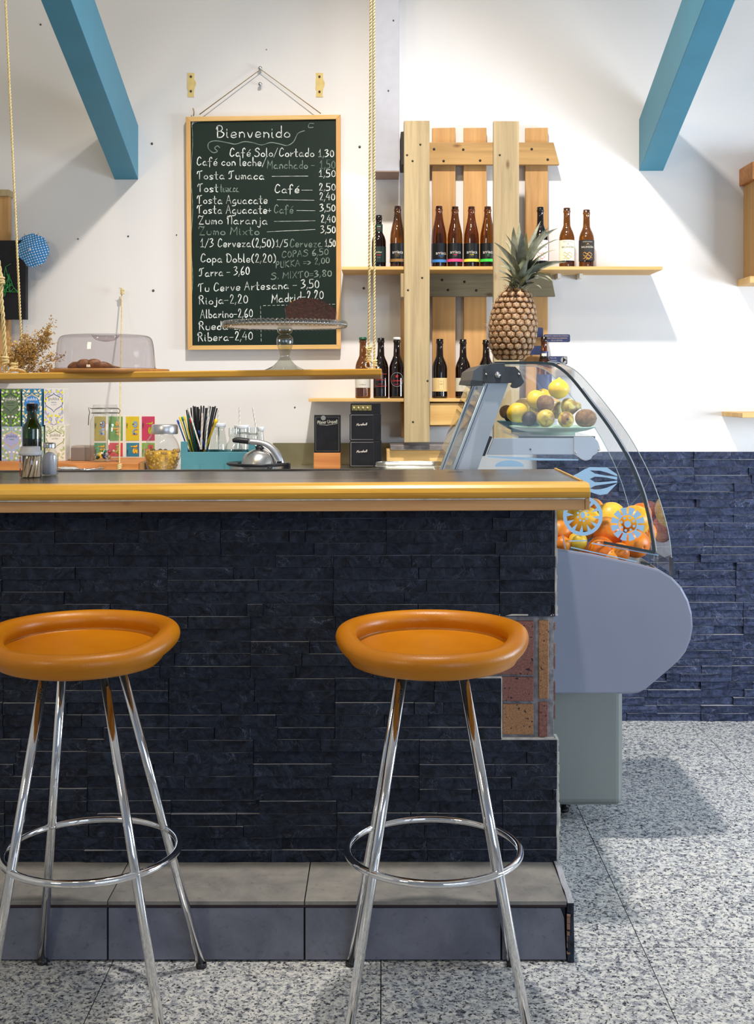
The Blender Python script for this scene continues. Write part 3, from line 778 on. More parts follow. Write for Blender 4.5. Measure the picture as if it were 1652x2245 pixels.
def p_star(t, x, D, z, r, k):
    f = wrap(x, D, r+.0004, z); mb = MB()
    ribbon(mb, [(.026*math.sin(2*PI*i/40), .071+.026*math.cos(2*PI*i/40)) for i in range(41)], .0014, f); mb.build('ring_print', col('9a948e'), t)
    mb = MB(); text(mb, 'LABABRICA', .0085, lambda u, v: f(u, v+.066)); text(mb, 'Solo Pils', .006, lambda u, v: f(u, v+.053))
    pts = [(.0075*(1 if i % 2 == 0 else .42)*math.sin(PI*i/5), .083+.0075*(1 if i % 2 == 0 else .42)*math.cos(PI*i/5)) for i in range(10)]
    mb.add([f(*p) for p in pts], [tuple(range(10))]); mb.build('star_print', col('c62f2f'), t)
def p_cream(c):
    def f(t, x, D, z, r, k):
        band(t, x, D, z, r, .026, .077, col(c, .6)); g = wrap(x, D, r+.0005, z, -PI/2+.15); mb = MB()
        for a in (.0115, .0085): ribbon(mb, [(-a, .036+.0115-a), (a, .036+.0115-a), (a, .071-.0115+a), (-a, .071-.0115+a), (-a, .036+.0115-a)], .0005, g)
        text(mb, 'mur', .007, lambda u, v: g(u, v+.054)); text(mb, 'BREW', .003, lambda u, v: g(u, v+.064)); text(mb, 'cerveza artesana', .003, lambda u, v: g(u, v+.031))
        mb.build('label_print', col('57503f'), t)
    return f
def p_none(t, x, D, z, r, k): band(t, x, D, z, r, .026, .077, col('e3dac2', .6))
bottle(795, 741, zl, 4.62, 'long', 'amber', 'brown bottle with green cap and white label, leftmost on the lower shelf', p_white, G2, cap='1f5a44')
bottle(834.5, 741, zl, 4.62, 'long', 'darkamber', 'brown bottle with red outlined lettering, second on the lower shelf', p_red, G2)
bottle(869.5, 741, zl, 4.62, 'long', 'darkamber', 'brown bottle with white cap, red star and ring print beside the pallet upright', p_star, G2, cap='d5d3d0')
bottle(963.5, 743, zl, 4.62, 'long', 'darkamber', 'dark bottle with a warm cream label right of the pallet upright', p_cream('e6c98c'), G2)
bottle(1014.5, 744, zl, 4.62, 'long', 'darkamber', 'dark bottle with a greyish white label seen beside the case glass', p_cream('cfcdbf'), G2)
bottle(1065, 745, zl, 4.62, 'long', 'darkamber', 'dark bottle mostly hidden behind the display case corner bracket', p_none, G2)
def p_nk(t, x, D, z, r, k):
    band(t, x, D, z, .0160, .148, .178, col('2b3157', .4), 'neck_label'); band(t, x, D, z, .0165, .160, .170, col('e8e4c0', .4), 'neck_badge', (-PI*.72, -PI*.35))
    band(t, x, D, z, r, .026, .09, col('2b3157', .5))
bottle(1192, 738, zl, 4.62, 'long', 'amber', 'brown bottle with navy neck label behind the top of the display case', p_nk, G2)
# navy signs
def sign(px0, px1, py0, py1, D, label, lines, pic=False):
    x0, x1, z0, z1_ = X(px0, D), X(px1, D), Z(py1, D), Z(py0, D); r = .006
    pts = []
    for cx_, cz_, a in ((x1-r, z0+r, -PI/2), (x1-r, z1_-r, 0), (x0+r, z1_-r, PI/2), (x0+r, z0+r, PI)):
        for i in range(5): pts.append((cx_+r*math.cos(a+PI/2*i/4), cz_+r*math.sin(a+PI/2*i/4)))
    t = thing('hanging_sign', label, 'sign', ((x0+x1)/2, D, z0), 'navy signs hung by the lower shelf')
    MB().prism(pts, D, D+.003).build('plate', M['navy'], t)
    MB().box((x0+.02, D+.003, (z0+z1_)/2-.004), (x0+.03, WD-.012, (z0+z1_)/2+.004)).build('standoff', M['white'], t)
    n = len(lines); H = z1_-z0
    for i, (s_, c) in enumerate(lines):
        mb = MB(); text(mb, s_, H/n*0.62, flat((x0+x1)/2-(.018 if pic else 0), D-.0006, z1_-H*(i+.75)/(n+.5))); mb.build('lettering', col(c), t)
    if pic:
        mb = MB()
        for cx_, cz_, rx, rz in ((.75,.55,.10,.34),(.88,.72,.11,.26),(.86,.35,.10,.3)):
            mb.add([(x0+(x1-x0)*(cx_+rx*math.cos(a*PI/5)), D-.0006, z0+H*(cz_+rz*math.sin(a*PI/5))) for a in range(10)], [tuple(range(10))])
        mb.build('picture', col('8f8c8a'), t)
sign(1191, 1249, 733, 750, 4.66, 'navy rounded sign with three lines of pale text, upper right of the bottle neck', [('NUESTRO SABOR MAS INTENSO', 'b9a9a4'), ('PARA TODOS LOS AMANTES', 'c9a98a'), ('DE LA CERVEZA', 'b9a9a4')])
sign(1201, 1243, 781, 799, 4.66, 'navy rounded sign with text and a pale picture, lowest on the right', [('Pedro Ilia', 'b9b4b8'), ('monasterio', 'b9b4b8'), ('cervecero', 'b9b4b8')], True)
sign(1160, 1190, 718, 740, 4.70, 'plain navy rounded sign on the pallet slat right of the pineapple', [])
sign(1150, 1188, 758, 778, 4.70, 'plain navy sign low on the pallet slat behind the bottle neck', [])
# ================================================================ CHALKBOARD
DC = 4.735
cb = thing('menu_chalkboard', 'green chalkboard menu in a pine frame with handwritten white prices', 'chalkboard', (X(578, DC), DC, Z(766, DC)))
TL, TR, BL, BR_ = P(407, 256, DC), P(746, 251, DC), P(411, 767, DC), P(747, 765, DC)
def uvp(px, py, d=0.0):     # board plane
    q = P(px, py, DC+d*0.0); q.y = DC + d; return q
b = MB(); b.add([uvp(416,264,.008),uvp(738,260,.008),uvp(739,757,.008),uvp(420,759,.008)], [(0,1,2,3)])
b.add([uvp(416,264,.016),uvp(738,260,.016),uvp(739,757,.016),uvp(420,759,.016)], [(0,1,2,3)]); b.build('slate', M['board'], cb)
def frame_bar(a, b_, c, d, mat):
    vs = [uvp(*p, 0) for p in (a, b_, c, d)] + [uvp(*p, .022) for p in (a, b_, c, d)]
    MB().add(vs, [(0,1,2,3),(7,6,5,4),(0,4,5,1),(1,5,6,2),(2,6,7,3),(3,7,4,0)]).build('frame_bar', mat, cb, bevel=.001)
frame_bar((407,256),(746,251),(736,261),(417,266), M['pine'])
frame_bar((421,757.5),(737,755.5),(747,765),(411,767), M['pine'])
frame_bar((407,256),(417,266),(421,757.5),(411,767), M['pine_z'])
frame_bar((736,261),(746,251),(747,765),(737,755.5), M['pine_z'])
def bp(u, v): return Vector((X(400+u/4.158, DC), DC+.0072, Z(240-v/4.158, DC)))    # u right, v up (negated rows)
mb = MB(); mf = MB()
def wr(s, x0, y, x1, unit=6.9, wd=8.2, slope=0, faint=False): script(mf if faint else mb, s, x0, -y, x1, unit, wd, bp, slope, 0, 0.25)
wr('Bienvenido', 305, 252, 975, 9.6, 9)
for s_, x0, y, x1, sl in (('Café Solo/Cortado',425,425,1195,0),('1,30',1240,428,1375,0),('Café con leche/',125,505,760,-.01),('Tosta Jumaca',130,632,740,0),('1,50',1245,610,1390,0),
    ('Tost',135,748,320,0),('Café',835,757,1060,0),('2,50',1240,735,1390,0),('Tosta Aguacate',130,855,770,0),('2,40',1245,822,1385,0),('Tosta Aguacate+',130,945,805,0),('3,50',1250,925,1388,0),
    ('Zumo Naranja',140,1042,770,0),('2,40',1258,1025,1390,0),('3,50',1258,1122,1390,0),('1/3 Cerveza(2,50)',165,1250,830,0),('1/5',852,1248,955,0),('1,50',1300,1245,1390,0),
    ('Copa Doble(2,20)',160,1390,845,0),('Jarra - 3,60',150,1522,605,.045),('Tu Cerve Artesana - 3,50',140,1660,1240,.035),('Rioja-2,20',145,1775,590,.03),('Madrid-2,20',810,1762,1280,.09),
    ('Albarino-2,60',160,1900,635,.02),('Rueda-2,40',145,2010,630,.02),('Ribera-2,40',135,2112,635,.03)):
    wr(s_, x0, y, x1, unit=5.9 if s_[0] in '123' and len(s_) < 6 else 6.9, slope=sl)
for s_, x0, y, x1, sl in (('Manchado -',770,535,1200,.0),('1,50',1252,532,1388,0),('tumaca',340,748,510,0),('Café',830,942,1005,0),('Zumo Mixto',145,1140,695,0),('Cerveza',975,1252,1270,0),
    ('COPAS 6,50',900,1350,1325,.07),('PUKKA => 2,00',845,1445,1335,.1),('S. MIXTO=3,80',805,1545,1355,.05)):
    wr(s_, x0, y, x1, faint=True, unit=5.2 if s_[:3] in ('COP','PUK','S. ') else 6.8, slope=sl)
sw = [(335,345),(315,328),(290,350),(315,378),(275,390),(232,350),(238,300),(300,282),(400,298),(480,312),(560,290),(640,300),(720,320),(800,298),(880,310),(950,325),(1010,290),(1050,215),(1110,190)]
ribbon(mf, [(p.x, -p.y) for p in catmull([(a, c_, 0) for a, c_ in sw], 5)], 8, bp)
ribbon(mf, [(p.x, -p.y) for p in catmull([(1195,125,0),(1155,125,0),(1148,160,0),(1190,158,0)], 5)], 7, bp)
for a in ((815,607,1140,604),(1085,733,1180,733),(860,820,1195,825),(1040,918,1205,920),(835,1018,1205,1012),(770,1113,1205,1092)):
    ribbon(mb, [(a[0], -a[1]), (a[2], -a[3])], 7, bp)
for y in range(1795, 2130, 42): ribbon(mb, [(708+(y-1795)*.02, -y), (709+(y-1795)*.02, -y-22)], 7, bp)
for x in range(735, 1385, 42): ribbon(mb, [(x, -1787+(x-735)*.02), (x+20, -1786+(x-735)*.02)], 7, bp)
for k in range(9): ribbon(mb, [(78+k*5, -105-k*3), (150-k*9, -108), ], 6, bp) if k < 5 else ribbon(mb, [(82, -110-(k-4)*11), (140-(k-4)*14, -112)], 6, bp)
ribbon(mf, [(82+8*math.sin(i), -120-i*100) for i in range(20)], 5, bp)
mb.build('chalk_writing', M['chalk'], cb, merge=False)['kind'] = 'stuff'
mf.build('faint_chalk_writing', M['chalkfaint'], cb, merge=False)['kind'] = 'stuff'
MB().tube([P(437, 251, DC+.01), P(571, 152, 4.752), P(703, 249, DC+.01)], .0019, 6).build('hanging_string', M['twine'], cb)
MB().tube(catmull([P(424, 254, DC+.01), P(425, 246, DC), P(423, 238, DC+.01)], 4), .0024, 6).build('string_end', M['twine'], cb)
for q in ((571, 152), (571, 187)):
    o = MB().lathe([(0, -.022), (.007, -.021), (.008, -.017), (.004, -.015), (.004, 0)], P(q[0], q[1], WD), 12, 0, True, Matrix.Rotation(-PI/2, 3, 'X')).build('screw_hook', M['steel'], loc=P(q[0], q[1], WD))
    tag(o, 'steel screw hook in the wall %s' % ('holding the chalkboard string' if q[1] == 152 else 'just below the string of the chalkboard'), 'hook')
for x0, x1, sd in ((411, 426, 'left'), (692, 708, 'right')):
    pts = []
    for i in range(9): pts.append((X(x0, WD)+[0,.001,0,-.001,0,-.002,.003,.001,0][i], Z(160+i*6.6, WD)))
    for i in range(9): pts.append((X(x1, WD)-[0,.002,.001,-.001,-.006,-.006,.001,0,0][i], Z(213-i*6.6, WD)))
    t = thing('plaster_patch', 'torn strip of beige tape with two screws, %s of the chalkboard string' % sd, 'tape', (X(x0, WD), WD, Z(213, WD)), 'tape strips above the chalkboard')
    MB().prism(pts, WD-.002, WD).build('tape', col('d9c07c', .8, var=.12), t)
    for yy in (168, 200+(sd == 'right')*1): MB().lathe([(0, -.004), (.0045, -.003), (.0045, 0)], P((x0+x1)/2, yy, WD-.002), 10, 0, True, Matrix.Rotation(-PI/2, 3, 'X')).build('screw', col('3f3a35'), t)
# ================================================================ LEFT WALL PIECES
fr = thing('picture_mount', 'brown wooden upright board on the wall behind the black string picture', 'wooden board', (X(5, 4.73), 4.73, Z(820, 4.73)))
MB().box((X(-60, 4.73), 4.725, Z(830, 4.73)), (X(20, 4.73), 4.76, Z(418, 4.73))).build('board', M['slat_z'], fr, bevel=.002)
MB().box((X(-60, 4.72), 4.715, Z(430, 4.72)), (X(20, 4.72), WD, Z(416, 4.72))).build('batten', M['pallet_z'], fr)
bp_ = thing('string_picture', 'black panel with green string art nails, left edge of the wall', 'picture', (X(20, 4.69), 4.69, Z(700, 4.69)))
MB().box((X(-160, 4.69), 4.69, Z(700, 4.69)), (X(56, 4.69), 4.724, Z(527, 4.69))).build('panel', M['blackmat'], bp_, bevel=.001)
mb = MB(); cpt = []
for k in range(46):
    a = R.choice([(2,640),(4,600),(8,612),(12,585),(20,600),(24,578),(6,625),(14,636),(22,640),(26,620),(30,630),(38,638),(40,642),(18,610),(10,650),(0,630)])
    c_ = R.choice([(2,640),(4,600),(12,585),(20,605),(24,578),(6,640),(14,636),(22,640),(26,625),(30,632),(40,641),(16,600),(8,612)])
    if a != c_ and math.hypot(a[0]-c_[0], a[1]-c_[1]) < 42: mb.tube([P(a[0], a[1], 4.684), P(c_[0], c_[1], 4.684)], .0009, 4)
mb.build('green_string', col('3fa858', .6), bp_, merge=False)['kind'] = 'stuff'
# paper umbrella
u = thing('paper_umbrella', 'small blue paper cocktail parasol with white dots stuck on the wall', 'paper umbrella', P(66, 547, 4.70))
uc = P(66, 547, 4.665); mb = MB(); n = 48; rings = [0, .018, .036, .052, .0655]
vs = [tuple(uc)]; fs = []
for j, r in enumerate(rings[1:]):
    for k in range(n):
        an = 2*PI*k/n; fold = abs(((k/6.0) % 1)-.5)*2
        rr = r*(1-(0.05*(1-fold) if j == 3 else 0)); vs.append((uc.x+rr*math.cos(an), uc.y+r*.42+.004*fold*r/.06, uc.z+rr*math.sin(an)))
for k in range(n): fs.append((0, 1+k, 1+(k+1) % n))
for j in range(3):
    for k in range(n): fs.append((1+j*n+k, 1+(j+1)*n+k, 1+(j+1)*n+(k+1) % n, 1+j*n+(k+1) % n))
m, nt, b_ = nm('dotted blue paper'); b_.inputs['Roughness'].default_value = .8
vo = nt.nodes.new('ShaderNodeTexVoronoi'); vo.voronoi_dimensions = '2D'; vo.inputs['Randomness'].default_value = 0; vo.inputs['Scale'].default_value = 105
v = coords(nt); mp_ = v.node; mp_.inputs['Rotation'].default_value = (PI/2, 0, .3); nt.links.new(v, vo.inputs['Vector'])
nt.links.new(ramp(nt, vo.outputs['Distance'], [(.24, (.75, .82, .9)), (.31, hexc('2f86c4'))]), b_.inputs['Base Color'])
mb.add(vs, fs, 0, True).build('paper_canopy', m, u)
MB().ball(uc+Vector((0, -.002, 0)), .005).build('tip', M['white'], u)
for k in range(8):
    an = 2*PI*(k*6+3)/48+.07
    MB().tube([uc+Vector((0, .003, 0)), uc+Vector((.071*math.cos(an), .032, .071*math.sin(an)))], .0009, 5).build('rib', col('8b7a5a'), u)
MB().tube([uc, uc+Vector((0, .105, -.01))], .0015, 6).build('stick', col('c9a36a'), u)
# small shelves on the right edge
def rshelf(px, y0, y1, D0, D1, label, back=False):
    o = MB().box((X(px, D0), D0, Z(y1, D0)), (X(px, D0)+.55, WD-.001, Z(y0, D0))).build('wall_shelf', M['pine'], loc=(X(px, D0), D0, Z(y1, D0)), bevel=.002)
    return tag(o, label, 'shelf')
rshelf(1626, 905, 916, 4.50, 4.77, 'thin pine shelf end at the right edge, just above the slate cladding')
fb = thing('wooden_box_shelf', 'shallow pine box shelf just entering at the right edge of the frame', 'box shelf', (X(1646, 4.6), 4.65, Z(620, 4.6)))
MB().box((X(1648, 4.6), 4.6, Z(392, 4.6)), (X(1648, 4.6)+.5, WD-.001, Z(354, 4.6))).build('top_plank', M['pine_orange'], fb, bevel=.002)
MB().box((X(1643, 4.6), 4.6, Z(620, 4.6)), (X(1648, 4.6)+.5, WD-.001, Z(605, 4.6))).build('bottom_plank', M['pine'], fb, bevel=.002)
MB().box((X(1652, 4.6)+.01, 4.6, Z(605, 4.6)), (X(1652, 4.6)+.03, WD-.001, Z(392, 4.6))).build('side_plank', M['pine_z'], fb, bevel=.002)
# ================================================================ HANGING SHELF
sh = thing('hanging_shelf', 'thick varnished pine board hung on ropes above the bar top', 'hanging shelf', (-0.5, 3.16, 1.33))
SD0, SD1 = 3.03, 3.29; sr = 0.0121; tl = 0.030
def shz(x, D): return Z(808, 3.03) + (x - X(827, 3.03))*sr - (D-SD0)*tl
xs0, xs1 = -1.18, -0.004
poly = [(xs0, SD0), (xs1, SD0), (xs1, SD1), (xs0+.16, SD1)]
b = MB(); th = .0165
def s4(D0, D1, x0, x1): pass
A = [(x, y, shz(x, y)) for x, y in poly]; B = [(x, y, shz(x, y)-th) for x, y in poly]
b.add(A+B, [(0,1,2,3),(7,6,5,4),(0,4,5,1),(1,5,6,2),(2,6,7,3),(3,7,4,0)])
b.build('board', M['pine_top'], sh, bevel=.003)
eyes = {'fl': (X(12, 3.07), 3.07), 'bl': (X(57, 3.24), 3.24), 'fr': (X(808, 3.07), 3.07), 'br': (X(821, 3.24), 3.24)}
for k, (x, y) in eyes.items():
    z = shz(x, y); b = MB(); c = Vector((x, y, z+.012))
    b.tube([c+Vector((.0085*math.cos(2*PI*i/20), 0, .0085*math.sin(2*PI*i/20))) for i in range(20)], .0019, 8, closed=True)
    b.tube([(x, y, z-.010), (x, y, z+.004)], .002, 8); b.build('eye_bolt', M['chrome'], sh)
def rope_mesh(path, r=.0018, pitch=.017, strands=2, R0=.0017):
    mb = MB(); path = [Vector(p) for p in path]; L = sum((path[i+1]-path[i]).length for i in range(len(path)-1))
    N = int(L/pitch*7); segs = []; 
    acc = [0]
    for i in range(len(path)-1): acc.append(acc[-1]+(path[i+1]-path[i]).length)
    def at(d):
        for i in range(len(path)-1):
            if d <= acc[i+1] or i == len(path)-2:
                f = (d-acc[i])/max(1e-9, acc[i+1]-acc[i]); return path[i].lerp(path[i+1], f), (path[i+1]-path[i]).normalized()
    for s_ in range(strands):
        pp = []
        for i in range(N+1):
            q, t = at(L*i/N); u_ = t.cross(Vector((0, 1, 0))).normalized(); v_ = t.cross(u_)
            an = 2*PI*(L*i/N)/pitch + s_*2*PI/strands
            pp.append(q+(u_*math.cos(an)+v_*math.sin(an))*R0)
        mb.tube(pp, r, 5)
    return mb
def knot(c, s=1.0):
    mb = MB(); c = Vector(c)
    for k in range(3):
        a = R.uniform(-.4, .4)
        mb.tube([c+Vector((.0052*s*math.cos(t_), .0045*s*math.sin(t_), (k-1)*.0055*s+a*.006*math.cos(t_))) for t_ in [2*PI*i/14 for i in range(14)]], .0028*s, 6, closed=True)
    for k in range(3): mb.tube(catmull([c+Vector((0, 0, -.004)), c+Vector((R.uniform(-.01,.01), -.004, R.uniform(-.012,.008))), c+Vector((R.uniform(-.014,.014), -.006, R.uniform(-.004,.016)))], 4), .0012, 4)
    return mb
def rope(label, pts, knots):
    t = thing('rope', label, 'rope', pts[0], 'ropes carrying the hanging shelf')
    rope_mesh(pts).build('strand', M['rope'], t)
    for k in knots: knot(k).build('knot', M['rope'], t)
def up(px0, py0, px1, py1, D): # line through two pixels at depth D, extended to the ceiling
    a, c = P(px0, py0, D), P(px1, py1, D); d = (c-a)/(c.z-a.z); return a, a+d*(4.3-a.z)
a, c = up(808, 790, 812.5, 0, 3.07); rope('sisal rope with a big knot at the front right eye bolt', [(eyes['fr'][0], 3.07, shz(eyes['fr'][0], 3.07)+.022), tuple(a), tuple(c)], [tuple(a+Vector((0, 0, .006))), tuple(a+Vector((.001, -.001, .026)))])
a, c = up(820.5, 798, 819.5, 0, 3.24); rope('sisal rope at the rear right eye bolt, knot low beside the shelf end', [(eyes['br'][0], 3.24, shz(eyes['br'][0], 3.24)+.010), tuple(a), tuple(c)], [tuple(a+Vector((0, 0, .002)))])
a, c = up(49, 795, 12, 0, 3.24); rope('single sisal rope at the rear left eye bolt, crossing the blue umbrella', [(eyes['bl'][0], 3.24, shz(eyes['bl'][0], 3.24)+.012), tuple(a), tuple(c)], [tuple(a)])
a = P(12, 790, 3.07); q = [P(9, 740, 3.07), P(6, 690, 3.07), P(2, 650, 3.07), P(3, 615, 3.07), P(-6, 560, 3.07)]
c = P(-30, 0, 3.07); d = (c-q[-1])/(c.z-q[-1].z); e = q[-1]+d*(4.3-q[-1].z)
t = thing('rope', 'frayed doubled sisal rope at the front left eye bolt, on the left frame edge', 'rope', tuple(a), 'ropes carrying the hanging shelf')
rope_mesh([(eyes['fl'][0], 3.07, shz(eyes['fl'][0], 3.07)+.022), tuple(a)]+[tuple(x) for x in q], .0024, .05, 3, .0036).build('strand', M['rope'], t)
rope_mesh([tuple(q[-1]), tuple(e)]).build('upper_strand', M['rope'], t)
knot(tuple(a), 1.3).build('knot', M['rope'], t); knot(tuple(q[-2]), 1.2).build('knot', M['rope'], t)
t = thing('rope_tie', 'short knotted rope tie lying between the two left eye bolts', 'rope', (eyes['fl'][0]+.03, 3.14, shz(-.9, 3.14)))
p0 = Vector((eyes['fl'][0], 3.07, shz(eyes['fl'][0], 3.07)+.012)); p1 = Vector((eyes['bl'][0], 3.24, shz(eyes['bl'][0], 3.24)+.010))
rope_mesh([p0, p0.lerp(p1, .5)+Vector((0, 0, .004)), p1], .0022, .03, 3, .003).build('strand', M['rope'], t)
knot(p0.lerp(p1, .45)+Vector((0, -.005, .01)), 1.3).build('knot', M['rope'], t)
# ---- dried plant on the shelf
dp = thing('dried_plant', 'bunch of dried beige statice sprigs lying at the left end of the hanging shelf', 'dried plant', (X(70, 3.24), 3.24, shz(-.9, 3.24)))
def twig(mbs, mbf, a, d, L, depth):
    pts = [a]; p = a.copy(); dd = d.normalized()
    for k in range(5):
        dd = (dd+Vector((R.uniform(-.25,.25), R.uniform(-.15,.15), R.uniform(-.15,.3)))).normalized(); p = p+dd*L/5; pts.append(p.copy())
    mbs.tube(pts, [.0011*(1-.15*i) for i in range(6)], 4)
    for k in range(2, 6):
        for j in range(12 if depth else 18):
            q = pts[k]+Vector([R.gauss(0, .0058) for _ in range(3)]); s_ = R.uniform(.0012, .0032)
            v_ = [q+Vector((R.uniform(-1,1), R.uniform(-1,1), R.uniform(-1,1)))*s_*1.5 for _ in range(4)]
            mbf.add(v_, [(0,1,2),(0,2,3),(0,1,3),(1,2,3)])
    if depth:
        for k in range(1, 5): twig(mbs, mbf, pts[k], (dd+Vector((R.uniform(-.9,.9), R.uniform(-.4,.4), R.uniform(-.5,.9)))), L*.45, depth-1)
bs, bf = MB(), MB(); base = Vector((X(30, 3.24), 3.245, shz(-.95, 3.24)+.012))
for tx, ty, ll in ((105,742,.12),(98,758,.11),(70,752,.10),(112,775,.11),(118,798,.10),(82,790,.09),(60,775,.08),(100,806,.09),(50,786,.06),(30,785,.05),(120,765,.12)):
    tgt = P(tx, ty, 3.24)+Vector((0, R.uniform(-.03, .02), 0)); twig(bs, bf, base+Vector((R.uniform(-.02,.03), 0, R.uniform(0, .01))), tgt-base, (tgt-base).length, 1)
zf = shz(-.95, 3.28)+.003
for q in bs.v+bf.v: q.z = max(q.z, zf)
bs.build('stems', col('7d6238', .9), dp, merge=False)['kind'] = 'stuff'; bf.build('flowers', col('bf9f63', .9, var=.3), dp, merge=False)['kind'] = 'stuff'
# ---- cake dome
DD = 3.155
cx_ = X(241, DD); zb = shz(cx_, DD)
dm = thing('cake_dome', 'clear plastic cake dome on a round bamboo board with a croissant inside', 'cake dome', (cx_, DD, zb))
k_ = DD/FPX; rb = 128.5*k_
bb = MB().lathe([(0, .001), (rb-.003, .001), (rb, .003), (rb, .0105), (rb-.002, .0125), (0, .0125)], (cx_, DD, zb), 56).build('board', M['bamboo'], dm)
dx = X(231.5, DD); r1 = 108*k_; zt = Z(734, DD)-zb
pr = [(r1+.002, .0135), (r1, .016), (r1-.003, .05), (r1-.0065, zt-.022), (r1-.012, zt-.008), (r1-.024, zt-.002), (r1-.05, zt), (.040, zt+.001), (.036, zt-.002), (.025, zt-.013), (.010, zt-.017), (0, zt-.018)]
MB().lathe([(p.x, p.y) for p in catmull([(a, c, 0) for a, c in pr], 3)], (dx, DD, zb), 64).build('cover', M['acrylic'], dm)
MB().lathe([(r1+.003, .0130), (r1+.003, .0150), (r1-.001, .0150), (r1-.001, .0130), (r1+.003, .0130)], (dx, DD, zb), 56).build('rim', M['acrylic'], dm)
cr = thing('croissant', 'sugared brown croissant under the cake dome', 'croissant', (X(202, DD), DD, zb+.0128))
mb = MB(); 
path = []; rad = []
for i in range(41):
    t_ = i/40; xx = X(148, DD)+(X(258, DD)-X(148, DD))*t_; seg = abs(math.sin(t_*PI*4.5))
    r = .0165*math.sin(PI*min(1, max(0, .10+.85*t_)))**.7*(.80+.20*seg)*(1-.35*max(0, t_-.6)/.4)
    path.append((xx, DD-.012+.03*(2*t_-1)**2, zb+.0130+r*.85)); rad.append(max(.004, r))
mb.tube(path, rad, 18)
for v_ in mb.v: v_.z = zb+.0130+max(0, (v_.z-zb-.0130))*.88+.0006*noise.noise(v_*220)
mb.build('crust', plain('croissant crust', hexc('80552c'), .5, var=.6, vs=95, bs=120, bstr=.6), cr)
# ---- cake stand with chocolate cake
DS = 3.15
sx = X(624, DS); zs = shz(sx, DS)
cs = thing('cake_stand', 'glass pedestal cake stand with a scalloped beaded rim', 'cake stand', (sx, DS, zs))
k_ = DS/FPX; rp = 133*k_; zp = Z(714, DS)-zs
stem = [(0,.001),(.052,.001),(.055,.003),(.045,.008),(.030,.016),(.017,.030),(.0125,.040),(.0135,.046),(.0165,.056),(.0205,.070),(.0215,.080),(.0205,.088),(.0165,.094),(.0115,.098),(.0165,.101),(.0195,.106),(.0195,.112),(.0165,.116)]
sc_ = (zp-.004)/.116
MB().lathe([(p.x, p.y) for p in catmull([(r, z*sc_, 0) for r, z in stem], 3)], (sx, DS, zs), 40).build('pedestal', glass('pedestal glass', (.80, .82, .78), 3.2, .03), cs)
MB().lathe([(0, zp-.003), (rp-.01, zp-.003), (rp-.004, zp-.0005), (rp-.006, zp+.002), (0, zp+.001)], (sx, DS, zs), 64).build('plate', plain('frosted plate', hexc('dedbd2'), .25, var=.03), cs)
mb = MB(); nb = 82
for k in range(nb):
    a = 2*PI*k/nb; mb.ball((sx+(rp-.001)*math.cos(a), DS+(rp-.001)*math.sin(a), zs+zp+.0028), .0068, .0068, .0088, 8, 6)
mb.build('beaded_rim', glass('rim glass', (.68, .69, .68), 3.0, .05), cs, merge=False)['kind'] = 'stuff'
ck = thing('chocolate_cake', 'cut piece of dark chocolate loaf cake on the glass stand', 'cake', (X(680, DS), DS, zs+zp+.0012))
prof = [(626,703),(627,690),(624,676),(630,668),(646,659),(662,654),(680,654),(702,658),(722,668),(736,680),(735,692),(732,703)]
m_crumb = plain('chocolate crumb', hexc('31130a'), .85, var=.6, vs=130, bs=170, bstr=1.0); m_glaze = plain('chocolate crust', hexc('5b3d2c'), .5, var=.35, vs=30, bs=60, bstr=.4)
zc0 = zs+zp+.0013; b = MB(); n = len(prof)
front = [(X(a, DS-.03), max(zc0, Z(c, DS-.03))) for a, c in prof]
front[0] = (front[0][0], zc0); front[-1] = (front[-1][0], zc0)
NY = 6; rows = []
for j in range(NY):
    y = DS-.04+.075*j/(NY-1); rows.append([Vector((x+.002*noise.noise(Vector((x*60, y*60, j))), y, max(zc0, zc0+(z-zc0)*(1-.05*j/(NY-1))+(0.0025*noise.noise(Vector((x*50, y*50, z*50))) if z > zc0+.002 else 0)))) for x, z in front])
for j in range(NY-1): b.sheet(rows[j], rows[j+1], 1)
b.add(rows[0], [tuple(range(n))], 0); b.add(rows[-1], [tuple(range(n))], 0)
b.sheet([rows[j][0] for j in range(NY)], [rows[j][-1] for j in range(NY)], 0)
b.build('cake_body', [m_crumb, m_glaze], ck, merge=True)
b = MB()
for px, py in ((634,668),(637,662),(641,664),(631,674),(644,660),(628,680)): b.ball(P(px, py, DS-.036), .0022, .0018, .0022, 6, 4)
b.build('yellow_crumbs', col('c98a1e'), ck)['kind'] = 'stuff'
# ---- hanging string with knots on the wall, over the jar
t = thing('wall_string', 'thin knotted cord hanging from the wall over the swing-top jar', 'cord', P(266, 632, 4.75))
pts = [P(267, 634, 4.745), P(266.5, 700, 4.70), P(264, 850, 4.50), P(262, 1018, 4.275)]
rope_mesh(pts, .0016, .014, 2, .0014).build('strand', M['rope'], t)
knot(P(268, 640, 4.735), 1.1).build('knot', M['rope'], t); knot(P(262, 1023, 4.265), 1.1).build('knot', M['rope'], t)
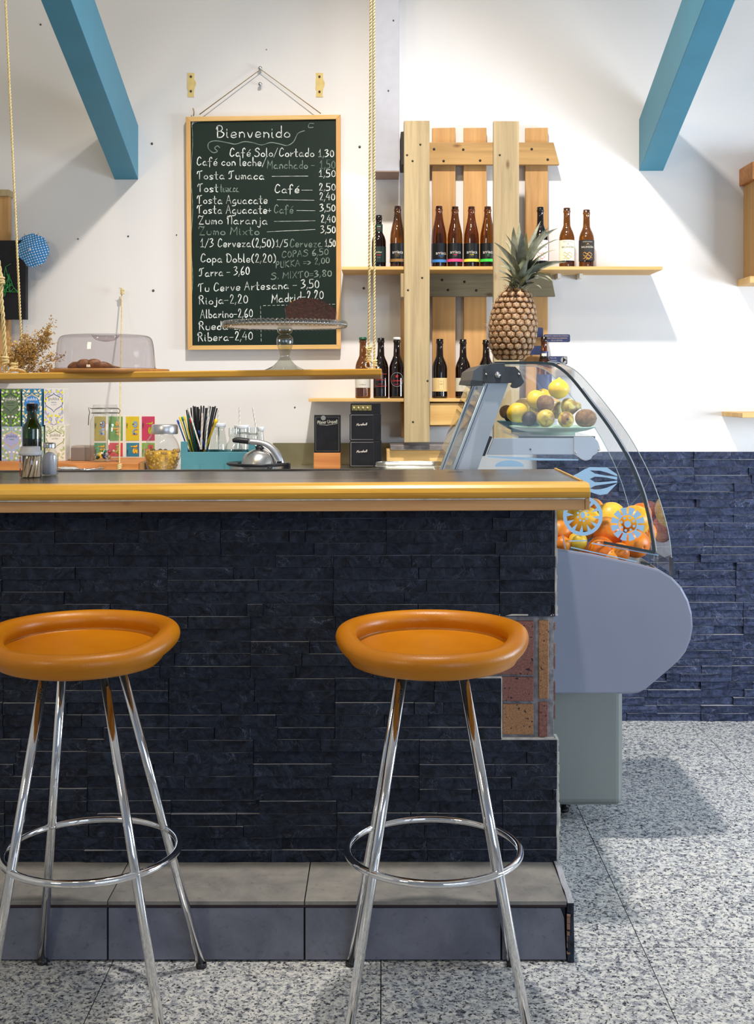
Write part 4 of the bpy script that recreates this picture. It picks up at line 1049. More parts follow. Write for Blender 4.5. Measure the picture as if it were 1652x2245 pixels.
# ================================================================ BAR TOP ITEMS
def jx(px, D): return X(px, D)
DT = 3.165; x = X(67, DT); z = topz(x); k = DT/FPX
t = thing('toothpick_jar', 'round plastic jar of toothpicks with a white lid at the front of the bar', 'jar', (x, DT, z))
r = 22.5*k; H = (1046-978)*k
MB().lathe([(0,.0005),(r-.002,.0005),(r,.003),(r,H*.74),(r-.001,H*.76)], (x, DT, z), 32).build('jar_body', M['jar'], t)
MB().lathe([(0,H),(r-.004,H),(r-.002,H-.002),(r-.0015,H-.010),(r+.0025,H-.012),(r+.003,H-.021),(r+.001,H-.023),(0,H-.023)], (x, DT, z), 36).build('lid', M['white'], t)
mb = MB()
for i in range(120):
    a = R.uniform(0, 2*PI); rr = (r-.003)*math.sqrt(R.uniform(.25, 1)); b0 = Vector((x+rr*math.cos(a), DT+rr*math.sin(a), z+.002)); ang = R.uniform(.05, .28)
    e = b0+Vector((.012+R.uniform(-.004,.006), R.uniform(-.004,.004), H*.68+R.uniform(-.006, 0)))
    dd = Vector((e.x-x, e.y-DT)); 
    if dd.length > r-.0028: dd = dd*((r-.0028)/dd.length); e.x, e.y = x+dd.x, DT+dd.y
    mb.tube([b0, e], .0011, 4)
mb.build('toothpicks', col('ead2b0', .8, var=.12), t, merge=False)['kind'] = 'stuff'
band(t, x, DT, z, r+.0004, .004, H*.70, col('c93a1c', .5), 'label', (PI*1.02, PI*1.22)); band(t, x, DT, z, r+.0006, .004, H*.70, col('23406c', .5), 'label_edge', (PI*.98, PI*1.06)); band(t, x, DT, z, r+.0007, H*.30, H*.50, col('e6e0da', .5), 'label_barcode', (PI*1.12, PI*1.24))
mb = MB()
for i in range(6): ribbon(mb, [(-.0155+(i % 1), 0), (-.010, 0)], .0008, lambda u, v, i=i: wrap(x, DT, r+.0010, z+H*.33+i*.0022)(u-.0035, v))
mb.build('barcode_lines', M['black'], t)
DT = 3.235; x = X(108.5, DT); z = topz(x); k = DT/FPX
t = thing('salt_shaker', 'square glass salt shaker with a ridged metal cap beside the toothpick jar', 'salt shaker', (x, DT, z))
r = 18.5*k; H = 72*k
def sq(v_): 
    m_ = max(abs(v_.x), abs(v_.y), 1e-6); l_ = math.hypot(v_.x, v_.y); f_ = min(1.0, (l_/m_)*.93); return Vector((v_.x*f_, v_.y*f_, v_.z))
mb = MB().lathe([(0,.001),(r-.002,.001),(r,.003),(r,H*.62),(r-.002,H*.72),(r*.62,H*.80),(r*.62,H*.84)], (0, 0, 0), 48); mb.v = [sq(v_)+Vector((x, DT, z)) for v_ in mb.v]; mb.build('glass_body', M['jar'], t)
mb = MB().lathe([(0,.003),(r-.0035,.003),(r-.003,H*.45),(r*.75,H*.62),(r*.35,H*.70),(0,H*.72)], (0, 0, 0), 32); mb.v = [sq(v_)+Vector((x, DT, z)) for v_ in mb.v]; mb.build('salt', col('eceaf0', .9), t)
MB().lathe([(r*.70,H*.835),(r*.74,H*.845),(r*.70,H*.86),(r*.74,H*.875),(r*.70,H*.89),(r*.74,H*.905),(r*.70,H*.92),(r*.73,H*.94),(r*.70,H*.985),(r*.60,H),(0,H)], (x, DT, z), 32).build('cap', M['steel'], t)
DT = 3.315; x = X(70.5, DT); z = topz(x); k = DT/FPX; H = (1037-884)*k
t = thing('oil_bottle', 'dark green glass oil bottle with a black cap behind the toothpick jar', 'bottle', (x, DT, z))
r = 20.5*k
MB().lathe([(0,.001),(r-.001,.001),(r,.003),(r,.120*H/.19),(r*.97,.128*H/.19),(r*.62,.142*H/.19),(r*.55,.150*H/.19),(r*.48,.172*H/.19)], (x, DT, z), 32).build('glass', M['greenglass'], t)
MB().lathe([(0,.004),(r-.002,.004),(r-.002,.095*H/.19),(0,.095*H/.19)], (x, DT, z), 28).build('oil', glass('oil', (.25, .30, .03), .3), t)
MB().lathe([(r*.60,H-.020),(r*.60,H-.008),(r*.52,H-.007),(r*.60,H-.006),(r*.60,H-.001),(r*.5,H),(0,H)], (x, DT, z), 28).build('cap', M['black'], t)
# ================================================================ BACK COUNTER
BZ = 1.000
bc = thing('back_counter', 'steel topped back counter behind the bar against the wall', 'counter', (-0.8, 4.45, 0))
MB().box((-1.9, 4.12, BZ-.03), (0.30, WD-.028, BZ)).build('worktop', M['steel'], bc, bevel=.002)
MB().box((-1.9, 4.17, 0.1), (0.30, WD-.028, BZ-.03)).build('carcass', M['alu'], bc)
MB().box((-1.9, 4.22, 0), (0.28, WD-.028, 0.1)).build('plinth', M['black'], bc)
for i in range(4):
    x0 = -1.88+i*.545; d_ = MB().box((x0, 4.15, .13), (x0+.535, 4.17, BZ-.05)).build('door', M['alu'], bc, bevel=.002)
    MB().box((x0+.44, 4.13, .78), (x0+.50, 4.15, .80)).build('handle', M['chrome'], d_)
MB().box((X(598, 4.74), 4.740, BZ), (X(1000, 4.74), 4.743, Z(971, 4.745))).build('splashback', plain('warm steel sheet', hexc('a79c78'), .3, .85, var=.12, vs=9), bc)
o = MB().box((-1.75, 4.275, BZ), (X(303, 4.275), 4.60, BZ+.0365)).build('pine_plinth_board', M['pine_orange'], loc=(-1.2, 4.4, BZ), bevel=.003)
tag(o, 'long orange pine board on the back counter under the tea boxes and swing-top jar', 'wooden board')
PZ = BZ+.0365
o = MB().box((X(303, 4.3)+.002, 4.30, BZ), (X(316, 4.3), 4.42, BZ+.034)).build('wood_offcut', M['pallet_x'], loc=(X(310, 4.3), 4.36, BZ))
tag(o, 'small dark wood offcut between the pine board and the sweet jar', 'wood block')
t = thing('steel_dish', 'shallow steel dish rim catching the light behind the salt shaker', 'dish', (X(178, 4.2), 4.2, BZ))
MB().lathe([(0,.002),(.05,.002),(.078,.022),(.084,.0255),(.084,.0245),(.05,0),(0,0)], (X(178, 4.2), 4.2, BZ), 40).build('bowl', M['chrome'], t)
# ---- tea boxes
def tea(px0, px1, py0, py1, D, bg, med, name, sub, label, leaf, dots, accent, txc='e8e4dc', side=None, W=None):
    x0, x1, z0, z1_ = X(px0, D), X(px1, D), Z(py1, D), Z(py0, D)
    if W: z0 = W
    t = thing('tea_box', label, 'tea box', ((x0+x1)/2, D+.035, z0), 'herbal tea boxes on the pine board')
    MB().box((x0, D, z0), (x1, D+.07, z1_-.0002)).build('carton', col(bg, .6), t, bevel=.001)
    cx_, w_, h_ = (x0+x1)/2, x1-x0, z1_-z0
    def ogee(s): 
        pts = [(0,.44),(.05,.37),(.16,.32),(.30,.24),(.38,.10),(.38,-.02),(.30,-.12),(.16,-.20),(.06,-.27),(0,-.36)]
        pts = [(a*s, b_*s) for a, b_ in pts]; pts = [(p.x, p.y) for p in catmull([(a, b_, 0) for a, b_ in pts], 3)]
        return pts + [(-a, b_) for a, b_ in pts[-2:0:-1]]
    f = lambda u, v: Vector((cx_+u, D-.0004, z0+h_*.60+v))
    for s_, c_, dy in ((1.12, accent, -.0002), (1.0, med, -.0006)):
        og = ogee(s_); MB().add([Vector((cx_+a*w_*1.05, D+dy, z0+h_*.59+b_*h_*.62)) for a, b_ in og], [tuple(range(len(og)))]).build('medallion' if s_ == 1 else 'medallion_edge', col(c_, .6), t)
    # symmetrical sprigs, leaves and blossoms
    ml, md, mv = MB(), MB(), MB()
    for sgn in (-1, 1):
        P_ = [(sgn*.02, .0), (sgn*.14, .07), (sgn*.10, .18), (sgn*.30, .26), (sgn*.42, .42), (sgn*.36, .62), (sgn*.44, .76), (sgn*.30, .88), (sgn*.10, .98)]
        ribbon(mv, [(p.x*w_, p.y*h_) for p in catmull([(a, b_, 0) for a, b_ in P_], 4)], .0016, lambda u, v: Vector((cx_+u, D-.00035, z0+v)))
        for a, b_, an in ((.14,.05,.7),(.34,.10,-.6),(.18,.16,1.2),(.40,.20,.9),(.30,.30,-.8),(.44,.34,1.3),(.43,.52,-1.2),(.42,.80,1.0),(.25,.84,-.4),(.36,.95,.6),(.14,.93,1.1)):
            an = an*sgn; L_ = .011; q = (cx_+sgn*a*w_, z0+b_*h_)
            pts = []
            for i in range(8):
                u_ = math.cos(2*PI*i/8)*L_*.62; v_ = math.sin(2*PI*i/8)*L_*.26
                xx = q[0]+u_*math.cos(an)-v_*math.sin(an); zz = q[1]+u_*math.sin(an)+v_*math.cos(an)
                pts.append(Vector((min(max(xx, x0+.0005), x1-.0005), D-.0005, min(max(zz, z0+.0005), z1_-.0005))))
            ml.add(pts, [tuple(range(8))])
        for a, b_ in ((.22,.08),(.42,.14),(.10,.26),(.26,.24),(.43,.44),(.42,.66),(.36,.74),(.20,.92),(.42,.90)):
            q = (cx_+sgn*a*w_, z0+b_*h_)
            for rr, m__ in ((.0042, md),):
                m__.add([Vector((min(max(q[0]+rr*math.cos(2*PI*i/8), x0+.0004), x1-.0004), D-.0007, q[1]+rr*math.sin(2*PI*i/8))) for i in range(8)], [tuple(range(8))])
    mv.build('vine_print', col(accent, .6), t, merge=False); 
    ml.build('leaf_print', col(leaf, .6), t, merge=False)['kind'] = 'stuff'; md.build('blossom_print', col(dots, .6), t, merge=False)['kind'] = 'stuff'
    b1 = MB(); text(b1, 'pukka', .0165, flat(cx_, D-.0009, z0+h_*.725)); b1.build('lettering', col(txc, .6), t)
    b1 = MB()
    for i, s_ in enumerate(sub.split('|')): text(b1, s_, .0080 if i == 0 else .0055, flat(cx_, D-.0009, z0+h_*.625-i*.0085))
    ribbon(b1, [(cx_-.001, 0), (cx_+.001, .006), (cx_-.001, .011), (cx_+.002, .013)], .0008, lambda u, v: Vector((u, D-.0009, z0+h_*.795+v)))
    b1.build('small_lettering', col(side or txc, .6), t)
    MB().add([Vector((x1-.0002-(.0045 if 1 else 0)*abs(math.cos(PI*(i/10)-PI/2))*1.0, D-.0010, z0+h_*.49+.0075*math.sin(PI*(i/10)-PI/2))) for i in range(11)], [tuple(range(11))]).build('tab', col('eeeeee', .6), t)
    return z1_
zA = tea(3, 48, 935, 1012, 4.38, 'a9b4d3', 'a7abd4', 'relax', 'relax', 'periwinkle tea box with white blossoms, lower row at the left', '8fc05a', 'efece0', 'e8c45a', '6a6c8c', '5b8a74', PZ)
tea(51, 95, 935, 1012, 4.38, '9fc3b4', 'b5d2c4', 'x', 'mint', 'pale green tea box hidden behind the green oil bottle', 'e0d46a', 'e8e6da', '5f9a86', '5a7a6c', None, PZ)
zC = tea(99, 143, 932, 1012, 4.38, 'e6e2d6', 'e9e5da', 'p', 'purifier', 'cream tea box with olive vine print, lower row at the right end', 'bcc48a', 'f0ecda', '8f9a58', '8a866c', '8a9a5c', PZ)
tea(2, 45, 852, 932, 4.38, '5e7257', '66795f', 'g', 'the vert|matcha tulsi', 'dark green tea box with bright leaves, upper row at the left', '86c42a', 'e6e2d2', '3f5238', 'eceae2', '2f3a2c', zA)
tea(48, 92, 852, 930, 4.38, '2f7fa8', '3c82cc', 'b', 'three', 'blue tea box with daisy print, upper row in the middle', 'ecd9a4', 'f1ecd8', 'ecc98a', 'ffffff', 'f0c98a', zA)
tea(96, 140, 852, 930, 4.38, 'e4e0da', 'e6e2dc', 'd', 'detox|au citron', 'off-white tea box with blue scrolls and yellow dots, upper row at the right end', 'b4b8d4', 'f0e01c', '5e6ca0', '8a8a8a', '6f7fa8', zC)
tea(-46, -2, 852, 1012, 4.38, '2c3f78', '3a508c', 'n', 'night', 'navy tea box just cut by the left frame edge', '6a7fc0', 'd8587a', '4f66a0', 'e8e4dc', None, PZ)
# brown frosted box, swing-top jar, ticket sheet
t = thing('smoked_box', 'small smoked plastic box between the tea boxes and the swing-top jar', 'box', (X(176, 4.40), 4.42, PZ))
MB().box((X(155, 4.38), 4.38, PZ), (X(198, 4.38), 4.45, Z(981, 4.38))).build('box_body', col('7c7068', .45), t, bevel=.002)
MB().box((X(156, 4.38), 4.383, Z(981, 4.38)), (X(197, 4.38), 4.447, Z(977.5, 4.38))).build('paper_edges', col('a79b92', .7), t)
DJ = 4.36; x = X(230, DJ); k = DJ/FPX; r = 32*k; H = (1008-884)*k
t = thing('swing_top_jar', 'tall glass jar with wire swing-top lid holding a few wrapped sweets', 'jar', (x, DJ, PZ))
MB().lathe([(0,.002),(r-.004,.002),(r,.006),(r,H*.66),(r*.97,H*.72),(r*.82,H*.80),(r*.80,H*.86),(r*.86,H*.865),(r*.86,H*.885),(r*.80,H*.89)], (x, DJ, PZ), 40).build('glass_body', M['jar'], t)
MB().lathe([(r*.86,H*.895),(r*.86,H*.925),(r*.82,H*.93),(r*.82,H*.97),(r*.78,H),(0,H)], (x, DJ, PZ), 36).build('glass_lid', M['jar'], t)
mb = MB()
for zz in (.855, .935): mb.tube([(x+r*.90*math.cos(2*PI*i/40), DJ+r*.90*math.sin(2*PI*i/40), PZ+H*zz) for i in range(40)], .0014, 6, closed=True)
mb.tube([(x-r*.92, DJ-.004, PZ+H*.935), (x-r*1.10, DJ-.006, PZ+H*.95), (x-r*1.02, DJ-.006, PZ+H*.86), (x-r*1.08, DJ-.006, PZ+H*.80), (x-r*1.14, DJ, PZ+H*.64)], .0014, 6)
mb.tube([(x+r*.92, DJ-.004, PZ+H*.935), (x+r*1.06, DJ-.006, PZ+H*.90), (x+r*1.02, DJ-.006, PZ+H*.86), (x+r*.94, DJ-.006, PZ+H*.845)], .0014, 6)
mb.build('wire_clasp', col('6a665c', .4, .8), t)['kind'] = 'stuff'
cols_ = ['c8cdd2', '1f3f7a', '0f6b46', 'e0b77a', 'd7d9dc', 'b23a4a', '2a4f9a', 'e3c02a', 'e8c8b0', '0d5a3a', '8d9aa8', '23407a']
for i, c_ in enumerate(cols_):
    an = i*2.4; rr = (r-.016)*math.sqrt((i+.5)/12)*.95; q = Vector((x+rr*math.cos(an), DJ+rr*math.sin(an), PZ+.013+.011*(i % 3)))
    s_ = thing('wrapped_sweet', 'foil wrapped sweet at the bottom of the swing-top jar', 'sweet', q, 'sweets in the swing-top jar')
    Mx = Matrix.Rotation(R.uniform(0, 6), 3, 'Z') @ Matrix.Rotation(R.uniform(-.6, .6), 3, 'Y')
    b = MB().ball(q, .0095, .0065, .0065, 8, 6, M=Mx)
    for sg in (-1, 1): b.add([q+Mx @ Vector(v_) for v_ in ((sg*.008, 0, 0), (sg*.016, .005, .003), (sg*.0165, 0, -.002), (sg*.016, -.005, .003))], [(0,1,2),(0,2,3)])
    b.build('wrapper', col(c_, .25, .5 if c_ in ('c8cdd2','d7d9dc','8d9aa8') else .1), s_)
DL = 4.62
t = thing('ticket_sheet', 'white sheet of colourful printed tickets leaning on the wall behind the jars', 'ticket sheet', (X(275, DL), DL, PZ))
MB().box((X(203, DL), DL, PZ), (X(344, DL), DL+.002, Z(910, DL))).build('sheet', M['paper'], t)
zt_, zm, zb_ = Z(913, DL), Z(966, DL), PZ+.003
cells = [(207,232,'b5a95c','no','74a8d8'),(238,269,'6fa05c','ole','e0b83a'),(276,305,'d8bd26','no','74b0dc'),(311,339,'c23a5e','si','a9c22c'),(207,232,'5fa070','si','e8d02a'),(238,269,'d0485a','no','9ac83a'),(277,305,'2f7f9c','si','f2cf2a'),(311,339,'7fae4a','ole','d84a5a')]
for i, (a, c_, bg, wd_, fc) in enumerate(cells):
    z0_, z1_ = (zm, zt_) if i < 4 else (zb_, Z(971, DL)); x0, x1 = X(a, DL), X(c_, DL)
    cc = MB().box((x0, DL-.001, z0_), (x1, DL, z1_)).build('ticket', col(bg, .6), t)
    def rt(u, v, x0=x0, x1=x1, z0_=z0_, z1_=z1_): return Vector(((x0+x1)/2+.006-v, DL-.0016, (z0_+z1_)/2+u))
    w2 = min(.050, (z1_-z0_)*.62)
    b = MB(); script(b, wd_, -w2/2, -.010, w2/2, .0026, .0075, lambda u, v: rt(u, v)+Vector((0, .0003, 0))); b.build('word_shadow', col('c8502e', .6), cc)
    b = MB(); script(b, wd_, -w2/2, -.010, w2/2, .0026, .0050, lambda u, v: rt(u, v)+Vector((-.0008, 0, .0008))); b.build('word', col(fc, .6), cc)
    b = MB(); text(b, '77882', .0095, lambda u, v: Vector((x0+.0045-v*.9, DL-.0016, z1_-.035+u*.9))); b.build('ticket_number', col('3a3630', .6), cc)
# sweet/corn jar
DK = 4.32; x = X(355, DK); k = DK/FPX; r = 41*k; H = (1030-925)*k
t = thing('corn_jar', 'round tilted glass jar with metal lid full of toasted corn and nuts', 'jar', (x, DK, BZ))
Mt = Matrix.Rotation(0.0, 3, 'Y')
pr = [(0,.002),(r*.62,.002),(r*.74,.008),(r*.96,H*.30),(r*1.02,H*.40),(r*.97,H*.46),(r*.80,H*.66),(r*.62,H*.76),(r*.60,H*.83)]
MB().lathe([(p.x, p.y) for p in catmull([(a, c_, 0) for a, c_ in pr], 3)], (x, DK, BZ), 44).build('glass_body', M['jar'], t)
xl_ = x+.010
MB().lathe([(r*.68,H*.80),(r*.70,H*.82),(r*.70,H*.97),(r*.66,H),(0,H)], (xl_, DK, BZ), 40).build('lid', M['satin'], t)
b = MB(); b2 = MB()
for i in range(330):
    zz = R.uniform(.008, H*.46); rm_ = r*(.66+.30*min(1, zz/(H*.34)))-.006
    a = R.uniform(0, 2*PI); rr = rm_*R.uniform(.80, 1.0); q = (x+rr*math.cos(a), DK+rr*math.sin(a), BZ+zz)
    if R.random() < .75: b.ball(q, R.uniform(.0035, .0058), None, None, 7, 5)
    else: b2.ball(q, .0075, .0042, .0055, 7, 5)
b.lathe([(0,.006),(r*.60,.006),(r*.84,H*.36),(r*.80,H*.44),(0,H*.47)], (x, DK, BZ), 24)
b.build('corn_kernels', plain('corn', hexc('c79a2a'), .4, var=.4, vs=60), t, merge=False)['kind'] = 'stuff'
b2.build('nuts', plain('nuts', hexc('b98d4a'), .5, var=.3, vs=60), t, merge=False)['kind'] = 'stuff'
# ---- teal crate with straws and bottles
DC0, DC1 = 4.312, 4.50; xa, xb = X(396, DC0), X(558, DC0)
t = thing('teal_crate', 'teal painted wooden crate holding straws and small glass bottles', 'crate', ((xa+xb)/2, 4.41, BZ))
hz = Z(991, DC0); hp = Z(968, DC0)
def bx(n_, x0, y0, z0, x1, y1, z1__): return MB().box((x0, y0, z0), (x1, y1, z1__)).build(n_, M['tealcrate'], t, bevel=.0015)
bx('front_board', xa, DC0, BZ+.002, xb, DC0+.008, hz); bx('back_board', xa, DC1-.008, BZ+.002, xb, DC1, hz); bx('base_board', xa, DC0+.008, BZ, xb, DC1-.008, BZ+.006)
bx('end_board', xa, DC0+.009, BZ+.006, xa+.008, DC1-.009, hz); bx('end_board', xb-.008, DC0+.009, BZ+.006, xb, DC1-.009, hz)
for xx in (xa, xb-.022):
    for yy in (DC0-.001, DC1-.009): bx('corner_post', xx, yy, BZ, xx+.024, yy+.010, hp)
for xx in (X(437, DC0), X(491, DC0)): bx('cleat', xx, DC0-.002, BZ+.002, xx+.003, DC0, Z(1016, DC0))
def cupbottle(px, pyr, D, rpx, kind, lid, label, straw=None):
    x = X(px, D); k = D/FPX; r = rpx*k; H = Z(pyr, D)-BZ-.007; z = BZ+.007
    t = thing('glass_bottle', label, 'glass bottle', (x, D, z), 'small glass bottles in the teal crate')
    if kind == 'milk': pr = [(0,.002),(r*.95,.002),(r,.008),(r,H*.45),(r*.92,H*.62),(r*.74,H*.82),(r*.70,H*.90),(r*.76,H*.91),(r*.76,H*.99)]
    elif kind == 'round': pr = [(0,.002),(r*.6,.002),(r*.95,H*.22),(r,H*.38),(r*.85,H*.56),(r*.50,H*.68),(r*.46,H*.78),(r*.54,H*.80),(r*.54,H*.99)]
    else: pr = [(0,.002),(r*.95,.002),(r,.006),(r,H*.78),(r*.93,H*.82),(r*.93,H*.99)]
    MB().lathe([(p.x, p.y) for p in catmull([(a, c_, 0) for a, c_ in pr], 3)], (x, D, z), 32).build('glass_body', M['bottleglass'], t)
    if lid:
        rr = pr[-1][0]+.002; MB().lathe([(0,H+.004),(rr-.001,H+.004),(rr,H+.002),(rr,H-.009),(rr-.001,H-.010)], (x, D, z), 28).build('lid', M['white'], t)
def straw(name, label, p0, p1, r, mat, group, stripe=None):
    t = thing(name, label, 'straw', p0, group)
    p0, p1 = Vector(p0), Vector(p1); MB().tube([p0, p1], r, 8, caps=False).build('tube', mat, t)
    if stripe:
        d = (p1-p0); L = d.length; d.normalize(); u_ = d.cross(Vector((0, 1, 0))).normalized(); v_ = d.cross(u_); mb = MB()
        for s_ in range(2):
            A, B = [], []
            N = int(L/.0022)
            for i in range(N+1):
                a = i*.42+s_*PI
                for row, off in ((A, 0), (B, 1.1)): row.append(p0+d*(L*i/N)+(u_*math.cos(a+off)+v_*math.sin(a+off))*(r+.00025))
            mb.sheet(A, B)
        mb.build('stripe', stripe, t)
cupbottle(479, 930, 4.455, 19, 'milk', True, 'milk bottle with white lid and straw, leftmost of the small bottles')
cupbottle(512, 937, 4.375, 21, 'round', False, 'round bellied open glass bottle in the crate')
cupbottle(530, 934, 4.46, 17, 'cyl', True, 'small glass bottle with white lid and upright straw behind the round one')
cupbottle(553, 936, 4.375, 14, 'cyl', False, 'straight open glass bottle at the right end of the crate')
cupbottle(571, 938, 4.46, 9, 'milk', True, 'slim glass bottle with white lid, rightmost behind the juicer handle')
for (px0, py0, px1, py1, D), lb in zip(((480,985,478,895,4.455),(526,985,525,893,4.46),(567,972,554,893,4.41)), ('left', 'middle', 'right')):
    straw('striped_straw', 'black and white striped straw standing in a small bottle, %s one of three' % lb, P(px0, py0, D), P(px1, py1, D), .0028, M['paper'], 'striped straws in the small bottles', M['black'])
cup = thing('straw_cup', 'clear plastic cup holding the bunch of straws in the teal crate', 'cup', (X(435, 4.41), 4.41, BZ+.007))
MB().lathe([(0,.001),(.033,.001),(.036,.09)], (X(435, 4.41), 4.41, BZ+.007), 32).build('cup_body', M['jar'], cup)
zs0 = BZ+.012
for i in range(26):
    tx = 411+64*(i/25)+R.uniform(-3, 3); ty = 889+R.uniform(0, 8)+(4 if i < 3 else 0)
    d0 = 4.41+R.uniform(-.018, .018); d1 = 4.41+R.uniform(-.05, .045)
    b0 = Vector((X(435, 4.41)+(tx-443)/64*.030, d0, zs0)); straw('drinking_straw', 'plain black drinking straw in the bunch in the cup', b0, P(tx, ty, d1), .0026, M['black'], 'black straws in the cup')
for i, (tx, ty, bx_, c_, nmx) in enumerate([(394,915,424,'f0c81c','yellow stirrer leaning far left'),(404,913,428,'f0c81c','yellow stirrer second from the left'),(474,920,441,'f0c81c','wide yellow stirrer leaning right over the crate'),
      (389,922,420,'2158b8','blue stirrer leftmost in the cup'),(399,915,425,'1d8a78','green stirrer between the two left yellow ones'),(411,911,430,'1d8a78','tall green stirrer in the cup'),(422,928,432,'14706a','dark green paddle stirrer in the cup'),
      (416,918,430,'c8202a','red stirrer left of the black straws'),(424,945,434,'c8202a','low red stirrer in the cup'),(455,914,452,'2158b8','blue stirrer upright before the black straws'),(436,945,458,'2158b8','blue stirrer crossing low in front')]):
    D0 = 4.355; s_ = thing('stirrer', nmx, 'stirrer', P(bx_, 990, D0), 'coloured plastic stirrers in the cup'); a, c__ = P(bx_, 990, D0+.03), P(tx, ty, D0-.01+.003*i)
    a.z = max(a.z-.03, zs0)
    w0 = .0048 if 'wide' in nmx or 'paddle' in nmx else .0030
    MB().tube([a, a.lerp(c__, .90), a.lerp(c__, .93), c__, c__+(c__-a).normalized()*.003], [w0*.8, w0*.8, w0*1.3, w0*1.3, w0*.4], 8).build('stick', col(c_, .4), s_)
for i, (tx, ty, bx_, c1) in enumerate([(412,895,440,'0a0a0a'),(443,906,441,'d8432a'),(458,890,450,'0a0a0a')]):
    straw('striped_straw', ['black and white striped straw leaning left in the cup', 'red and white striped straw in front of the black bunch', 'black and white striped straw at the right of the bunch'][i], P(bx_, 985, 4.37), P(tx, ty, 4.345), .0031, M['paper'], 'striped straws in the cup', col(c1, .4))
# ---- lever juicer
DJ_ = 4.195; x = X(562, DJ_); k = DJ_/FPX
t = thing('citrus_juicer', 'chrome lever citrus juicer with domed cone cover and black grip', 'juicer', (x, DJ_, BZ))
MB().lathe([(0,.010),(.088,.010),(.096,.020),(.100,.036),(.102,.040),(.098,.041),(.06,.038)], (X(565, DJ_), DJ_, BZ), 44).build('bowl', M['chrome'], t)
MB().lathe([(.095,.030),(.106,.036),(.108,.040),(.104,.043),(.086,.042),(.07,.040)], (X(565, DJ_), DJ_, BZ), 44).build('bowl_rim', M['black'], t)
MB().lathe([(0,0),(.070,0),(.075,.010),(0,.012)], (X(565, DJ_), DJ_, BZ), 32).build('foot', M['black'], t)
zc = Z(1020, DJ_)
hh = Z(985, DJ_)-zc
MB().lathe([(.058,0),(.057,.008),(.052,.025),(.043,.040),(.030,hh-.008),(.018,hh-.001),(.008,hh+.001),(0,hh+.001)], (X(565, DJ_), DJ_, zc), 44).build('cone_cover', M['steel'], t)
MB().lathe([(0,hh),(.014,hh),(.016,hh+.010),(0,hh+.012)], (X(569, DJ_), DJ_, zc), 20).build('spindle_joint', M['black'], t)
def arm(pts, w0, name, mat):
    b = MB(); A = catmull([P(a, c_, DJ_-.002) for a, c_, w_ in pts], 4); W = [p.x for p in catmull([(w_, 0, 0) for a, c_, w_ in pts], 4)]
    rows = []
    for i, q in enumerate(A):
        t_ = (A[min(i+1, len(A)-1)]-A[max(i-1, 0)]).normalized(); n_ = Vector((-t_.z, 0, t_.x))*W[i]*k/2
        rows.append([q+n_*.9+Vector((0, -w0*.6, 0)), q+n_*.4+Vector((0, -w0, 0)), q-n_*.4+Vector((0, -w0, 0)), q-n_*.9+Vector((0, -w0*.6, 0)), q-n_+Vector((0, w0, 0)), q+n_+Vector((0, w0, 0))])
    for a, c_ in zip(rows[:-1], rows[1:]): b.add(a+c_, [(j, (j+1) % 6, 6+(j+1) % 6, 6+j) for j in range(6)], 0, True)
    b.add(rows[0], [tuple(range(6))]); b.add(rows[-1], [tuple(range(5, -1, -1))]); b.build(name, mat, t)
arm([(510,966,8),(520,965,13),(546,968,13)], .010, 'grip', M['black'])
arm([(545,968,13),(570,971,14),(590,980,17),(606,998,20),(613,1015,21),(614,1029,21)], .012, 'lever_arm', M['satin'])
MB().box((X(608, DJ_), DJ_-.020, Z(1029, DJ_)), (X(618, DJ_), DJ_+.014, Z(1010, DJ_))).build('pivot_block', M['black'], t, bevel=.002)
MB().box((X(622, DJ_), DJ_-.012, BZ+.0), (X(636, DJ_), DJ_+.02, Z(1015, DJ_))).build('spout', M['black'], t, bevel=.003)
# ---- beer sign on a wood block
DP = 4.50; t = thing('sign_holder', 'wooden block holding the small black beer sign', 'wood block', (X(718, DP), DP, BZ))
MB().box((X(687, DP), DP, BZ), (X(746, DP), DP+.06, Z(993, DP))).build('block', M['pine_orange'], t, bevel=.002)
t = thing('beer_sign', 'small black beer menu board with cream lettering and a seal on a wood block', 'sign', (X(718, DP), DP+.02, Z(993, DP)))
x0, x1, z0_, z1_ = X(688, DP), X(746, DP), Z(993, DP)+.0005, Z(910, DP)
MB().box((x0, DP+.012, z0_), (x1, DP+.022, z1_)).build('panel', M['blackmat'], t, bevel=.001)
b = MB(); yy = DP+.0112; f = lambda u, v: Vector((u, yy, v)); m_ = .006
ribbon(b, [(x0+m_, z0_+m_), (x1-m_, z0_+m_), (x1-m_, z1_-m_-.002), (x0+m_, z1_-m_-.002), (x0+m_, z0_+m_)], .0009, f); b.build('border_print', col('8a8d88'), t)
b = MB(); cx_ = (x0+x1)/2-.004
text(b, 'Pilsner Urquell', .0135, lambda u, v: Vector(((x0+x1)/2+u*.92, yy, z1_-.026+v*1.35+u*.05)))
ribbon(b, [((x0+x1)/2-.030, z1_-.036), ((x0+x1)/2, z1_-.0375), ((x0+x1)/2+.038, z1_-.0315)], .0012, f); b.build('lettering', col('cfcdbe'), t)
b = MB(); sc = (X(708, DP), z1_-.011)
b.add([Vector((sc[0]+.0085*(1+.06*(i % 2))*math.cos(2*PI*i/28), yy-.0003, sc[1]+.0085*(1+.06*(i % 2))*math.sin(2*PI*i/28))) for i in range(28)], [tuple(range(28))]); b.build('seal', col('8a8d88'), t)
b = MB(); ribbon(b, [(sc[0]+.0058*math.cos(2*PI*i/24), sc[1]+.0058*math.sin(2*PI*i/24)) for i in range(25)], .0008, lambda u, v: Vector((u, yy-.0006, v)))
ribbon(b, [(sc[0]-.003, sc[1]-.002), (sc[0], sc[1]+.003), (sc[0]+.003, sc[1]-.002)], .001, lambda u, v: Vector((u, yy-.0006, v))); b.build('seal_print', M['black'], t)
